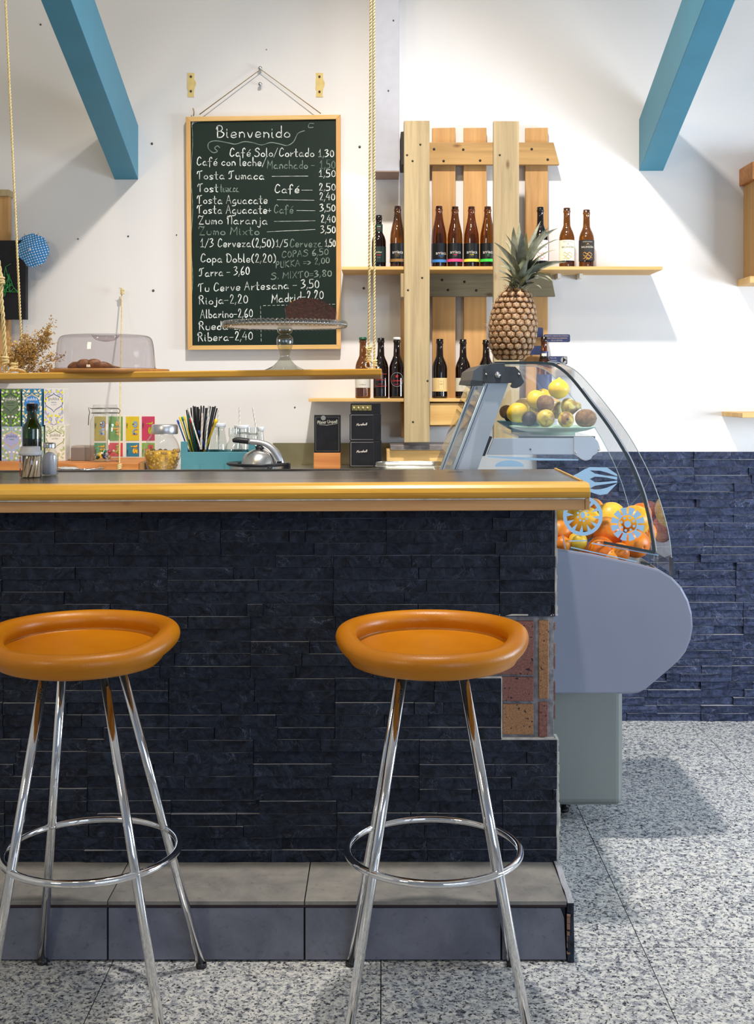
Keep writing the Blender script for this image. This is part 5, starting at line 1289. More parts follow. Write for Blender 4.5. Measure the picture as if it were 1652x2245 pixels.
# ---- miniature amplifier stack
DM = 4.46
def cab(px0, px1, py0, py1, label, knob=False, head=False):
    x0, x1, z0, z1_ = X(px0, DM), X(px1, DM), Z(py1, DM), Z(py0, DM)
    t = thing('mini_amplifier' , label, 'amplifier', ((x0+x1)/2, DM, z0), 'miniature amplifiers in a stack')
    xs = x0+(x1-x0)*.74
    MB().prism([(x0+.003, z0), (x1-.002, z0), (x1, z0+.004), (x1, z1_-.004), (x1-.003, z1_), (x0+.003, z1_-.0003), (x0, z1_-.003), (x0, z0+.003)], DM, DM+.075).build('cabinet', M['blackmat'], t, bevel=.0015)
    if head:
        MB().box((X(771, DM), DM-.0015, Z(900, DM)), (X(814, DM), DM, Z(888, DM))).build('control_panel', col('8a7f4e', .4, .6), t)
        for i in range(4):
            kb = MB().lathe([(0, -.006), (.0035, -.006), (.0045, 0)], P(775.5+9.8*i, 894, DM-.001), 12, 0, True, Matrix.Rotation(-PI/2, 3, 'X').inverted() @ Matrix.Rotation(PI, 3, 'X')).build('knob', col('c9b98a', .3, .7), t)
    else:
        m_ = .0048; b = MB(); f = lambda u, v: Vector((u, DM-.0006, v))
        ribbon(b, [(xs, z1_-m_), (x0+m_, z1_-m_), (x0+m_, z0+m_), (xs, z0+m_)], .0011, f); b.build('piping', col('b9b4b0'), t)
        b = MB(); cx_ = (x0+xs)/2+.001; script(b, 'Marshall', cx_-.0185, z0+(z1_-z0)*.56, cx_+.0185, .00075, .0015, lambda u, v: Vector((u+(v-z0-(z1_-z0)*.56)*.25, DM-.0008, v)), .06)
        b.build('lettering', col('e9dcd4'), t)
        MB().box((xs+.001, DM-.0004, z0+.002), (xs+.002, DM, z1_-.002)).build('corner_groove', col('1c2333'), t)
    if knob: MB().lathe([(0, -.006), (.004, -.006), (.0055, 0)], P(827, 984, DM), 14, 0, True, Matrix.Rotation(PI/2, 3, 'X').inverted() @ Matrix.Rotation(PI, 3, 'X')).build('jack_socket', M['steel'], t)
cab(766, 836, 967, 1024.2, 'black miniature speaker cabinet with white script, bottom of the stack', True)
cab(766, 835, 907, 966.5, 'black miniature speaker cabinet with white script, middle of the stack')
cab(768, 834, 884, 906.5, 'black miniature amplifier head with four knobs, top of the stack', head=True)
# ---- wood block with stone slab, glass tray, at the right end of the back counter
o = MB().box((X(846, 4.55), 4.55, BZ), (X(985, 4.55), 4.72, Z(986, 4.55)), jit=.002).build('wood_block', M['pine'], loc=(X(915, 4.55), 4.6, BZ), bevel=.003)
tag(o, 'burnt pine block with end grain behind the oval tray', 'wood block')
o = MB().box((X(855, 4.53), 4.53, Z(986, 4.55)+.0006), (X(985, 4.53), 4.73, Z(975, 4.53)), jit=.002).build('stone_slab', plain('grey marble', hexc('77706e'), .3, var=.4, vs=25), loc=(X(915, 4.53), 4.6, Z(986, 4.55)), bevel=.002)
tag(o, 'grey stone slab lying on the burnt pine block below the pallet', 'stone slab')
t = thing('serving_tray', 'shallow steel tray with rounded corners in front of the pine block', 'tray', (X(900, 4.25), 4.3, BZ))
def rr(x0, x1, y0, y1, r, z, n=6):
    out = []
    for cx_, cy_, a in ((x1-r, y0+r, -PI/2), (x1-r, y1-r, 0), (x0+r, y1-r, PI/2), (x0+r, y0+r, PI)):
        for i in range(n+1): out.append(Vector((cx_+r*math.cos(a+PI/2*i/n), cy_+r*math.sin(a+PI/2*i/n), z)))
    return out
b = MB(); x0, x1 = X(822, 4.22), X(975, 4.22); L1 = rr(x0+.012, x1-.012, 4.195, 4.430, .03, BZ+.001); L2 = rr(x0, x1, 4.18, 4.445, .04, BZ+.030)
b.add(L1, [tuple(range(len(L1)))]); b.sheet(L1+[L1[0]], L2+[L2[0]]); b.build('tray_body', col('77766c', .3, .6), t); MB().tube(L2, .0022, 8, closed=True).build('rim', M['chrome'], t)
# ================================================================ REFRIGERATED DISPLAY CASE
CD0, CD1, GD = 3.42, 3.97, 3.445
dc = thing('display_case', 'grey refrigerated display case with curved glass standing behind the right end of the bar', 'display case', (X(1180, CD0), 3.7, 0))
def q2(pts, D): return [(X(a, D), Z(b_, D)) for a, b_ in pts]
bodyp = [(985,1522),(1382,1522),(1400,1519.5),(1416,1511),(1450,1482),(1486,1451),(1503,1430),(1514,1403),(1519,1375),(1517,1345),(1509,1316),(1494,1288),(1473,1266),(1446,1250),(1400,1237),(1300,1216),(1226,1204),(1100,1187),(985,1178)]
def nar(D): return [(X(a, CD0), Z(b_, CD0)) for a, b_ in [(985,1521),(1382,1521),(1400,1518.5),(1416,1510),(1450,1481),(1486,1450),(1502,1430),(1513,1403),(1518,1375),(1516,1345),(1508,1316),(1493,1288),(1472,1267),(1447,1252),(1436,1290),(985,1270)]]
MB().prism(nar(0), CD0+.026, CD1, 0, True).build('tub', col('8d929b', .35, .3), dc)
bdy = MB().prism(q2(bodyp, CD0), CD0, CD0+.025, 0, True).build('body_panel', plain('silver case paint', hexc('858a9b'), .30, .35, var=.04, vs=3, bs=4, bstr=.08), dc, bevel=.006)
pl = MB(); fp = .04
x0, x1 = X(985, 3.62), X(1366, 3.62)
o = MB().box((x0, 3.62, .055), (x1, 3.93, Z(1500, 3.62))).build('pedestal', plain('grey green steel', hexc('7f8480'), .38, .25, var=.05, vs=4), dc)
bv = o.modifiers.new('bevel', 'BEVEL'); bv.width = .022; bv.segments = 4; bv.limit_method = 'ANGLE'
for xx in (x0+.06, x1-.16):
    for yy in (3.74, 3.88): MB().lathe([(0,0),(.016,0),(.016,.01),(.008,.012),(.008,.06),(0,.06)], (xx, yy, 0), 14).build('foot', M['black'], dc)
# outer curved front glass
oc = [(1083,793.5),(1150,793),(1200,793.5),(1230,797),(1264.6,815),(1306,860),(1351,917),(1390,975),(1429,1053),(1456,1132),(1469,1195),(1472.5,1258)]
oc = [(p.x, p.y) for p in catmull([(a, b_, 0) for a, b_ in oc], 4)]
A = [P(a, b_, 3.43) for a, b_ in oc]; B = [Vector((v.x, CD1-.005, v.z)) for v in A]
MB().sheet(A, B).build('curved_glass', M['pane'], dc)
MB().tube(A[8:], .0012, 6).build('glass_edge', M['edge'], dc)
MB().tube([Vector((v.x, CD1-.005, v.z)) for v in A], .0012, 6).build('glass_edge', M['edge'], dc)
# side glass with black seal
sc = [(1083,796),(1140,795.5),(1190,796),(1219,802),(1252,829),(1293,880.6),(1334.6,936),(1373.7,1000),(1400.5,1061.7),(1417,1115),(1427,1165),(1433.4,1210)]
sc = [(p.x, p.y) for p in catmull([(a, b_, 0) for a, b_ in sc], 4)]
poly = sc+[(1436,1243),(1400,1233),(1226,1200),(1000,1180),(1062,840)]
for D_, nmv in ((GD, 'side_glass'), (CD1-.012, 'side_glass')):
    MB().add([P(a, b_, GD)*1 + Vector((0, D_-GD, 0)) for a, b_ in poly], [tuple(range(len(poly)))]).build(nmv, M['pane'], dc)
def flatbar(pts, w0, D, th, name, mat, parent=dc):
    mb = MB(); f = lambda y: (lambda u, v: Vector((X(u, GD), y, Z(v, GD))))
    P2 = [Vector((a, b_, 0)) for a, b_ in pts]; rows = []
    for i, p_ in enumerate(P2):
        t_ = (P2[min(i+1, len(P2)-1)]-P2[max(i-1, 0)]).normalized(); n_ = Vector((-t_.y, t_.x, 0))*w0/2
        a, c_ = p_+n_, p_-n_
        rows.append([f(D)(a.x, a.y), f(D)(c_.x, c_.y), f(D+th)(c_.x, c_.y), f(D+th)(a.x, a.y)])
    for a, c_ in zip(rows[:-1], rows[1:]): mb.add(a+c_, [(j, (j+1) % 4, 4+(j+1) % 4, 4+j) for j in range(4)])
    mb.add(rows[0], [(0,1,2,3)]); mb.add(rows[-1], [(3,2,1,0)]); return mb.build(name, mat, parent)
flatbar(sc, 6.0, GD-.002, .006, 'seal', M['rubber'])
flatbar([(a+5, b_-2) for a, b_ in sc[18:]], 2.2, GD-.002, .004, 'seal_trim', M['alu'])
flatbar([(1322,1189),(1434,1211)], 6, GD-.004, .003, 'lower_seal', M['rubber'])
flatbar([(1403,1232.5),(1424,1237.5)], 5, GD-.004, .004, 'lower_seal', M['rubber'])
MB().box((X(1433,GD), GD-.004, Z(1246,GD)), (X(1441,GD), GD+.004, Z(1207,GD))).build('corner_clip', M['jar'], dc)
MB().box((X(1470,3.43), 3.425, Z(1262,3.43)), (X(1475,3.43), 3.45, Z(1222,3.43))).build('hinge_clip', M['charcoal'], dc)
# posts, rails, rear panes
def slant(y): return 1063-(y-840.5)*.385, 1114-(y-840.5)*.356
def post(D, nm_):
    a0, b0 = slant(838); a1, b1 = slant(1182)
    off = D-GD
    o = MB().prism([(X(a1,GD), Z(1182,GD)), (X(b1,GD), Z(1182,GD)), (X(b0,GD), Z(838,GD)), (X(a0,GD), Z(838,GD))], D, D+.025).build(nm_, M['alu'], dc, bevel=.001)
    g0 = slant(842)[0]+6; g1 = slant(1180)[0]+6
    MB().add([Vector((X(g0,GD), D-.0006, Z(842,GD))), Vector((X(g0+1.4,GD), D-.0006, Z(842,GD))), Vector((X(g1+1.4,GD), D-.0006, Z(1180,GD))), Vector((X(g1,GD), D-.0006, Z(1180,GD)))], [(0,1,2,3)]).build('groove', M['charcoal'], o)
post(GD+.004, 'post'); post(CD1-.03, 'post')
for sh_, z_ in ((0, 0), (-14, 1)):
    a0 = slant(842)[0]+sh_; a1 = slant(1182)[0]+sh_
    y0, y1 = (CD0+.02, 3.74) if not z_ else (3.66, CD1)
    MB().add([Vector((X(a0,GD), y0, Z(842,GD))), Vector((X(a0,GD), y1, Z(842,GD))), Vector((X(a1,GD), y1, Z(1182,GD))), Vector((X(a1,GD), y0, Z(1182,GD)))], [(0,1,2,3)]).build('sliding_pane', M['pane'], dc)
    MB().tube([Vector((X(a0,GD), y0, Z(842,GD))), Vector((X(a1,GD), y0, Z(1182,GD)))], .0014, 6).build('pane_edge', M['edge'], dc)
MB().prism(q2([(1033,838),(1038,812),(1056,800),(1072,799),(1063,842)], GD), GD+.005, CD1, 0).build('top_rail', col('565c62', .35, .4), dc, bevel=.001)
MB().prism(q2([(1030,843),(1033,833),(1060,836),(1058,846)], GD), GD+.002, CD1, 0).build('rail_channel', M['charcoal'], dc)
br = [(1059.5,839.7),(1060.8,808),(1069.7,798.5),(1082.4,795.8),(1105,796),(1105.8,802.9),(1128,804),(1138,814),(1143,827),(1148,837),(1141,846),(1131,851),(1122,850.7),(1117,846.6),(1121,839.7)]
MB().prism(q2(br, GD), GD-.012, GD-.003).build('corner_bracket', M['charcoal'], dc, bevel=.0015)
RX = Matrix.Rotation(PI/2, 3, 'X')
def bolt(px, py, r, D, mat='chrome', nm_='bolt'):
    MB().lathe([(0,r*.9),(r*.35,r*.9),(r*.45,r*.75),(r*.8,r*.5),(r,r*.15),(r,0)], P(px, py, D), 18, 0, True, RX).build(nm_, M[mat], dc)
bolt(1090.5, 822, .0095, GD-.012); bolt(1065, 820.7, .0036, GD-.012, 'steel', 'screw'); bolt(1136.5, 820, .0036, GD-.012, 'steel', 'screw')
MB().prism(q2([(1067,997),(1258,997),(1258,961),(1082,961)], GD), GD+.010, GD+.018).build('shelf_rail', M['alu'], dc, bevel=.0008)
MB().prism(q2([(1054,1000),(1063,1000),(1079,958),(1071,955.5)], GD), GD+.006, GD+.018).build('rail_gasket', M['black'], dc)
ep = [(1258,996),(1270.5,1004),(1276,1008),(1283,1010.5),(1291,1009),(1296,1006),(1299,1000),(1306,996),(1313,989),(1315.5,981),(1311,968),(1301,958),(1258,958)]
MB().prism(q2(ep, GD), GD+.006, GD+.013).build('rail_end_plate', M['alu'], dc, bevel=.0008)
bolt(1261.6, 992, .0042, GD+.006, 'chrome', 'screw'); bolt(1312.5, 986, .0042, GD+.006, 'chrome', 'screw'); bolt(1162, 985, .0030, GD+.010, 'charcoal', 'screw')
SZ = Z(956.5, GD+.02)
MB().box((X(1136, GD+.02), GD+.02, SZ-.006), (X(1304, GD+.02), CD1-.02, SZ)).build('glass_shelf', M['pane'], dc)
MB().box((X(1136, GD+.02), GD+.0185, SZ-.006), (X(1304, GD+.02), GD+.0199, SZ)).build('shelf_front_edge', M['rubber'], dc)
# pale blue vinyl stickers
def st(name, fn):
    mb = MB(); fn(mb); return mb.build(name, M['decal'], dc)
G = lambda a, b_: P(a, b_, GD)+Vector((0, -.0012, 0))
def disc(mb, cx_, cy_, r, n=16, ry=None): mb.add([G(cx_+r*math.cos(2*PI*i/n), cy_+(ry or r)*math.sin(2*PI*i/n)) for i in range(n)], [tuple(range(n))])
def ringf(mb, cx_, cy_, r0, r1, a0=0, a1=2*PI, n=48):
    A = [G(cx_+r0*math.cos(a0+(a1-a0)*i/n), cy_+r0*math.sin(a0+(a1-a0)*i/n)) for i in range(n+1)]
    B = [G(cx_+r1*math.cos(a0+(a1-a0)*i/n), cy_+r1*math.sin(a0+(a1-a0)*i/n)) for i in range(n+1)]; mb.sheet(A, B, 0, False)
def wheel1(mb):
    c = (1277, 1131); ringf(mb, *c, 35.5, 43.5)
    for i in range(12):
        a = 2*PI*i/12+.1; mb.add([G(c[0]+35.8*math.cos(a-.115), c[1]+35.8*math.sin(a-.115)), G(c[0]+35.8*math.cos(a+.115), c[1]+35.8*math.sin(a+.115)), G(c[0]+20*math.cos(a), c[1]+20*math.sin(a))], [(0,1,2)])
    for i in range(9): disc(mb, c[0]+11.5*math.cos(2*PI*i/9), c[1]+13*math.sin(2*PI*i/9)-2, 2.6, 10)
    disc(mb, c[0], c[1]-2, 5, 16, 7)
def wheel2(mb):
    c = (1375, 1149)
    for i in range(12):
        a = 2*PI*i/12; ringf(mb, *c, 22.4, 37, a+.07, a+2*PI/12-.07, 5)
    ringf(mb, *c, 19.8, 22.5)
    for i in range(8): disc(mb, c[0]+14.5*math.cos(2*PI*i/8+.3), c[1]+14.5*math.sin(2*PI*i/8+.3), 3.1, 10)
    disc(mb, c[0], c[1], 7.6)
def halffruit(mb):
    xs_ = [1292,1303,1315,1330,1352]
    for top, bot in (((1024,1024,1024.5,1025,1040),(1031,1031.5,1032,1036,1044)), ((1031,1038,1040.5,1043,1045.5),(1050,1045,1045.5,1047,1052)), ((1050,1057,1057,1056,1053.5),(1071,1065,1063,1061,1058)), ((1071,1073,1072.5,1069,1059.5),(1078,1082,1085,1083,1060))):
        mb.sheet([G(a, b_) for a, b_ in zip(xs_, top)], [G(a, b_) for a, b_ in zip(xs_, bot)], 0, False)
    mb.add([G(*p_) for p_ in ((1256,1042),(1265,1038),(1280,1029),(1292,1024),(1292,1078),(1270,1062))], [tuple(range(6))])
st('wheel_sticker', wheel1); st('flower_sticker', wheel2); st('half_fruit_sticker', halffruit)
def bar_(pts, w_): return lambda mb: ribbon(mb, [(a, -b_) for a, b_ in pts], w_, lambda u, v: G(u, -v))
for pts, w_ in (([(1298,1191),(1441,1217)], 5), ([(1252,1200),(1393,1231)], 4.6), ([(1249,1186),(1283,1185)], 5), ([(1233,1174),(1238,1201)], 4.6), ([(1070,1001),(1120,1004),(1180,1007),(1265,1008)], 5)): st('strip_sticker', bar_(pts, w_))
st('half_disc_sticker', lambda mb: mb.add([G(1116+32*math.cos(PI+PI*i/12), 1023+14*math.sin(PI+PI*i/12)) for i in range(13)], [tuple(range(13))]))
# ================================================================ PLATES AND FRUIT
def mottle(name, a, b_, sc_=40, rough=.5, bs=0, lo=.4, hi=.6):
    m, nt, b = nm(name); b.inputs['Roughness'].default_value = rough; v = coords(nt, False, 5)
    nt.links.new(ramp(nt, tnoise(nt, v, sc_, 4, .6, .5), [(lo, a), (hi, b_)]), b.inputs['Base Color'])
    if bs: bump(nt, b, tnoise(nt, v, bs, 2), .35, .001)
    return m
mL = mottle('lemon peel', hexc('e3b70c'), hexc('f2d21e'), 20, .38, 260); mK = mottle('kiwi skin', hexc('6b4c2c'), hexc('8f6d44'), 90, .8, 400)
mP = mottle('passion fruit skin', hexc('86602f'), hexc('d3bd4a'), 35, .45, 120); mG = mottle('pear skin', hexc('8d6f33'), hexc('c4b85a'), 60, .5, 150)
mO = mottle('orange peel', hexc('e8760f'), hexc('f59a2a'), 14, .38, 230); mY = mottle('grapefruit peel', hexc('e6a012'), hexc('f0c63a'), 12, .4, 230); mD = mottle('dark avocado skin', hexc('23201c'), hexc('453627'), 60, .6, 200)
PR_L = [(0,0),(.10,.01),(.22,.05),(.55,.22),(.85,.50),(.98,.80),(1,.98),(.95,1.22),(.78,1.50),(.50,1.74),(.27,1.85),(.15,1.92),(.12,2.0),(0,2.06)]
PR_K = [(0,0),(.3,.03),(.6,.15),(.85,.40),(.98,.75),(1,1.1),(.93,1.45),(.72,1.78),(.4,1.97),(.12,2.03),(.08,2.08),(0,2.08)]
PR_R = [(0,0),(.3,.05),(.65,.22),(.9,.55),(1,1),(.9,1.45),(.65,1.78),(.3,1.93),(.1,1.95),(.07,1.90),(0,1.90)]
PR_P = [(0,.02),(.3,0),(.7,.14),(.95,.45),(1,.85),(.88,1.25),(.62,1.65),(.42,2.0),(.30,2.25),(.15,2.36),(0,2.37)]
def fruit(name, label, group, px, py, rpx, D, prof, mat, rx=0, ry=0, rz=0, sq_=1.0, cat='fruit', stem=None):
    c = P(px, py, D); r = rpx*D/FPX; Mx = Matrix.Rotation(rz, 3, 'Z') @ Matrix.Rotation(rx, 3, 'X') @ Matrix.Rotation(ry, 3, 'Y')
    h = prof[-1][1]
    mb = MB().lathe([(a*r, (z-h/2)*r*sq_) for a, z in [(p.x, p.y) for p in catmull([(a, b_, 0) for a, b_ in prof], 2)]], (0,0,0), 22)
    mb.v = [c+Mx @ v for v in mb.v]
    t = thing(name, label, cat, c, group)
    mb.build('skin', mat, t)
    if stem: 
        q = c+Mx @ Vector((0, 0, (h/2)*r*sq_)); MB().tube([q, q+Mx @ Vector((0, 0, .004)), q+Mx @ Vector((.004, 0, .010))], [.0022, .0016, .0018], 6).build('stem', col('3a2c1c'), t)
    return t
plz = SZ
def plate(px, D, rpx, yr, mat, label):
    x = X(px, D); r = rpx*D/FPX; zr = Z(yr, D)-plz
    t = thing('plate', label, 'plate', (x, D, plz), 'plates of fruit in the display case')
    MB().lathe([(0,.003),(r*.45,.0025),(r*.47,.0005),(r*.50,.0005),(r*.50,.006),(r*.78,zr*.55),(r*.97,zr*.92),(r,zr),(r*.98,zr+.001),(r*.75,zr*.72),(r*.45,.0095),(0,.0085)], (x, D, plz), 56).build('dish', mat, t)
    return t
plate(1211, 3.60, 97, 934.5, plain('celadon glaze', hexc('a5c8b2'), .22, var=.03), 'pale green plate heaped with lemons and kiwis, in front on the glass shelf')
plate(1152, 3.80, 64, 923, plain('blue glaze', hexc('4f8490'), .25, var=.05), 'blue plate behind the pale green one on the glass shelf')
GF = 'fruit heaped on the pale green plate'
fruit('lemon', 'upright yellow lemon with pointed tip, topmost of the heap', GF, 1224, 851, 23.5, 3.60, PR_L, mL, .05, .05)
fruit('lemon', 'yellow lemon just left of the top lemon, lying back', GF, 1176, 876, 22, 3.64, PR_L, mL, 1.2, 0, .5)
fruit('lemon', 'large yellow lemon at the left end of the front heap, tip pointing down', GF, 1134, 906, 24, 3.58, PR_L, mL, 2.6, .35)
fruit('lemon', 'yellow lemon peeking out behind the left one', GF, 1147, 892, 20, 3.72, PR_L, mL, .8, .4)
fruit('lemon', 'yellow lemon behind the heap between the two upper lemons', GF, 1192, 868, 17, 3.71, PR_L, mL, 1.0, .9)
fruit('kiwi', 'brown kiwi on the middle of the heap under the top lemon', GF, 1195, 884, 19.5, 3.56, PR_K, mK, .2, .1, 0, .92)
fruit('kiwi', 'dark brown kiwi low beside the left lemon, end towards the viewer', GF, 1160, 918, 16.5, 3.56, PR_K, mD, 1.4, .3, 0, .95)
fruit('kiwi', 'large light brown kiwi at the right end of the plate', GF, 1284, 917, 20, 3.58, PR_K, mK, 1.57, 1.2, 0, 1.15)
fruit('passion_fruit', 'wrinkled yellow and brown passion fruit low in the middle front', GF, 1195, 918, 20, 3.52, PR_R, mP, .9, .3, 0, 1.0)
fruit('passion_fruit', 'small mottled passion fruit with dark navel facing front', GF, 1240, 920, 18, 3.53, PR_R, mP, 1.5, 0, 0, .98, stem=True)
fruit('pear', 'mottled green and brown pear lying on the right of the heap', GF, 1252, 892, 20, 3.60, PR_P, mG, 0, 1.45, 0, .92)
fruit('pear', 'pale pear behind the middle kiwi, mostly hidden', GF, 1220, 897, 17, 3.66, PR_P, mG, .4, .3)
fruit('pear', 'greenish pear behind the dark kiwi at the left', GF, 1172, 905, 15, 3.64, PR_P, mG, .4, -.6)
fruit('kiwi', 'light brown kiwi on the blue plate at the far left', 'fruit on the blue plate', 1110, 903, 15, 3.78, PR_K, mK, 1.4, .5)
fruit('avocado', 'dark avocado on the blue plate behind the aluminium post', 'fruit on the blue plate', 1118, 914, 12, 3.77, PR_K, mD, 1.5, .8)
GO = 'citrus fruit piled behind the case glass'
for px, py, r, D, m_, nm_, lb in ((1232,1122,37,3.62,mY,'grapefruit','yellow grapefruit behind the wheel sticker at the left end of the pile'),(1226,1166,26,3.52,mO,'orange','orange low at the left end of the pile beside the bar corner'),
    (1280,1148,37,3.58,mY,'grapefruit','yellow orange grapefruit with a small blue sticker below the wheel'),(1266,1188,21,3.49,mY,'tangerine','small tangerine behind the short strip sticker'),
    (1232,1194,18,3.48,mO,'tangerine','tangerine at the bottom left corner of the pile'),(1338,1140,38,3.62,mY,'grapefruit','large grapefruit behind the left part of the flower sticker'),
    (1330,1166,34,3.55,mO,'orange','orange with a small blue sticker left of the flower sticker'),(1316,1208,31,3.50,mO,'orange','large orange at the bottom middle above the long strip'),
    (1392,1142,33,3.60,mY,'grapefruit','yellow fruit behind the right part of the flower sticker'),(1392,1192,31,3.51,mO,'orange','orange with pale navel right of the flower sticker bottom'),
    (1412,1168,26,3.64,mO,'orange','orange touching the black seal at the right end'),(1404,1128,24,3.72,mO,'orange','peach coloured orange peeking up at the right above the pile'),
    (1358,1212,22,3.482,mO,'tangerine','tangerine low between the two strip stickers'),(1338,1222,20,3.48,mO,'tangerine','tangerine lowest of the pile, beside the case edge'),(1290,1215,20,3.56,mO,'orange','orange half hidden behind the long strip sticker'),
    (1300,1120,26,3.75,mO,'orange','orange at the back between the two round stickers'),(1250,1095,20,3.80,mY,'lemon','pale yellow lemon at the back below the bar top end')):
    t = fruit(nm_, lb, GO, px, py, r, D, PR_R, m_, R.uniform(-.8, 1.9), R.uniform(-.6, .6), 0, 1.0)
    if 'blue sticker' in lb:
        c = P(px, py, D); rr_ = r*D/FPX; d = Vector((-.15, -1, -.45)).normalized(); u_ = Vector((1, -.15, 0)).normalized(); v_ = d.cross(u_)
        MB().add([c+d*(rr_*1.0)+(u_*.008*math.cos(2*PI*i/12)+v_*.005*math.sin(2*PI*i/12)) for i in range(12)], [tuple(range(12))]).build('fruit_sticker', col('3f4c8c'), t)
# ================================================================ PINEAPPLE
DP_ = 3.66; kp = DP_/FPX
pp = thing('pineapple', 'ripe brown pineapple with a spiky grey-green crown standing on top of the display case', 'pineapple', P(1120, 791, DP_))
prof = [(790,0,1117),(789.5,20,1117),(786,31,1118),(778,39,1119),(760,47.5,1121),(740,51.5,1123),(715,52.5,1124),(690,50,1125),(668,45,1126.5),(652,38,1128),(641,29,1129),(634,18,1130),(630,0,1131)]
def prof_at(y):
    for (y0, r0, c0), (y1, r1, c1) in zip(prof[:-1], prof[1:]):
        if y1 <= y <= y0: f = (y0-y)/(y0-y1+1e-9); return r0+(r1-r0)*f, c0+(c1-c0)*f
    return 0, 1124
mb = MB(); vs = []; fs = []; n = 32
for y, r, c in prof:
    for k in range(n): a = 2*PI*k/n; vs.append((X(c, DP_)+(r-3.0 if r > 3 else 0)*kp*math.cos(a), DP_+(r-3.0 if r > 3 else 0)*kp*math.sin(a), Z(y, DP_)))
for i in range(len(prof)-1):
    for k in range(n): fs.append((i*n+k, i*n+(k+1) % n, (i+1)*n+(k+1) % n, (i+1)*n+k))
mb.add(vs, fs, 0, True).build('core', col('3a2614', .8, var=.3), pp)
m_eye, nt, b_ = nm('pineapple scale'); b_.inputs['Roughness'].default_value = .55
v = coords(nt, False, 7); tc_ = nt.nodes.new('ShaderNodeTexCoord'); sp = nt.nodes.new('ShaderNodeSeparateXYZ'); nt.links.new(tc_.outputs['Object'], sp.inputs[0])
hgt = nt.nodes.new('ShaderNodeMapRange'); hgt.inputs[1].default_value = .0022; hgt.inputs[2].default_value = .0062; nt.links.new(sp.outputs['Z'], hgt.inputs[0])
c1 = ramp(nt, tnoise(nt, v, 160, 3), [(.35, hexc('40240f')), (.6, hexc('8a5a26'))]); c2 = ramp(nt, tnoise(nt, v, 220, 3), [(.35, hexc('8f6a48')), (.65, hexc('c9ad88'))])
nt.links.new(mix(nt, hgt.outputs[0], c1, c2), b_.inputs['Base Color']); bump(nt, b_, tnoise(nt, v, 500, 3), .5, .001)
def eye_mesh(seed):
    rr_ = random.Random(seed); mb = MB(); n_ = 6; ringsv = [(.0138, -.001), (.0118, .0030), (.0062, .0056)]; vs = []
    for r, z in ringsv:
        for k in range(n_): a = 2*PI*k/n_+PI/6; vs.append((r*math.cos(a)*1.08*(1+rr_.uniform(-.08, .08)), r*math.sin(a)*.92, z+rr_.uniform(-.0006, .0006)))
    fs = []
    for j in range(2):
        for k in range(n_): fs.append((j*n_+k, j*n_+(k+1) % n_, (j+1)*n_+(k+1) % n_, (j+1)*n_+k))
    vs.append((0, 0, .0062)); 
    for k in range(n_): fs.append((2*n_+k, 2*n_+(k+1) % n_, 3*n_))
    s0 = len(vs); vs += [(-.0022, -.001, .0055), (.0022, -.001, .0055), (0, .0014, .0058), (rr_.uniform(-.002, .002), .0115, .0085)]
    fs += [(s0, s0+1, s0+3), (s0+1, s0+2, s0+3), (s0+2, s0, s0+3)]
    me = bpy.data.meshes.new('scale'); me.from_pydata(vs, [], fs); me.materials.append(m_eye)
    bm = bmesh.new(); bm.from_mesh(me); bmesh.ops.recalc_face_normals(bm, faces=bm.faces); bm.to_mesh(me); bm.free(); return me
EM = [eye_mesh(i) for i in range(5)]
ys = []; y = 783.0; row = 0
while y > 634:
    r, c = prof_at(y); ncount = max(6, int(round(2*PI*r/18.5)))
    ncount = 17 if r > 38 else ncount
    for k in range(ncount):
        a = 2*PI*(k+.5*(row % 2))/ncount+.1
        r2, _ = prof_at(y-3); slope = (r2-r)/3.0
        nrm = Vector((math.cos(a), math.sin(a), -slope)).normalized()
        pos = Vector((X(c, DP_)+(r-2.5)*kp*math.cos(a), DP_+(r-2.5)*kp*math.sin(a), Z(y, DP_)))
        upv = Vector((0, 0, 1)); yv = (upv-nrm*nrm.dot(upv)).normalized(); xv = yv.cross(nrm)
        o = bpy.data.objects.new('scale', R.choice(EM)); COL.objects.link(o); o.parent = pp
        s_ = (2*PI*r/ncount)/18.5*R.uniform(.86, .97); aj = R.uniform(-.14, .14); xv, yv = xv*math.cos(aj)+yv*math.sin(aj), yv*math.cos(aj)-xv*math.sin(aj); Mx = Matrix((xv*s_, yv*s_, nrm*s_)).transposed().to_4x4(); Mx.translation = pos-wloc(pp); o.matrix_local = Mx
    y -= 12.6*(1.0 if r > 36 else .8); row += 1
m_leaf, nt, b_ = nm('pineapple leaf'); b_.inputs['Roughness'].default_value = .5
v = coords(nt, False, 9)
cA = ramp(nt, tnoise(nt, v, 30, 3, .6), [(.32, hexc('3b3f30')), (.5, hexc('6d7062')), (.66, hexc('9a9b8c'))])
oi = nt.nodes.new('ShaderNodeObjectInfo')
cB = ramp(nt, oi.outputs['Random'], [(0, hexc('55593f')), (.35, hexc('84887e')), (.7, hexc('8b884e')), (1, hexc('45422c'))])
nt.links.new(mix(nt, .45, cA, cB), b_.inputs['Base Color'])
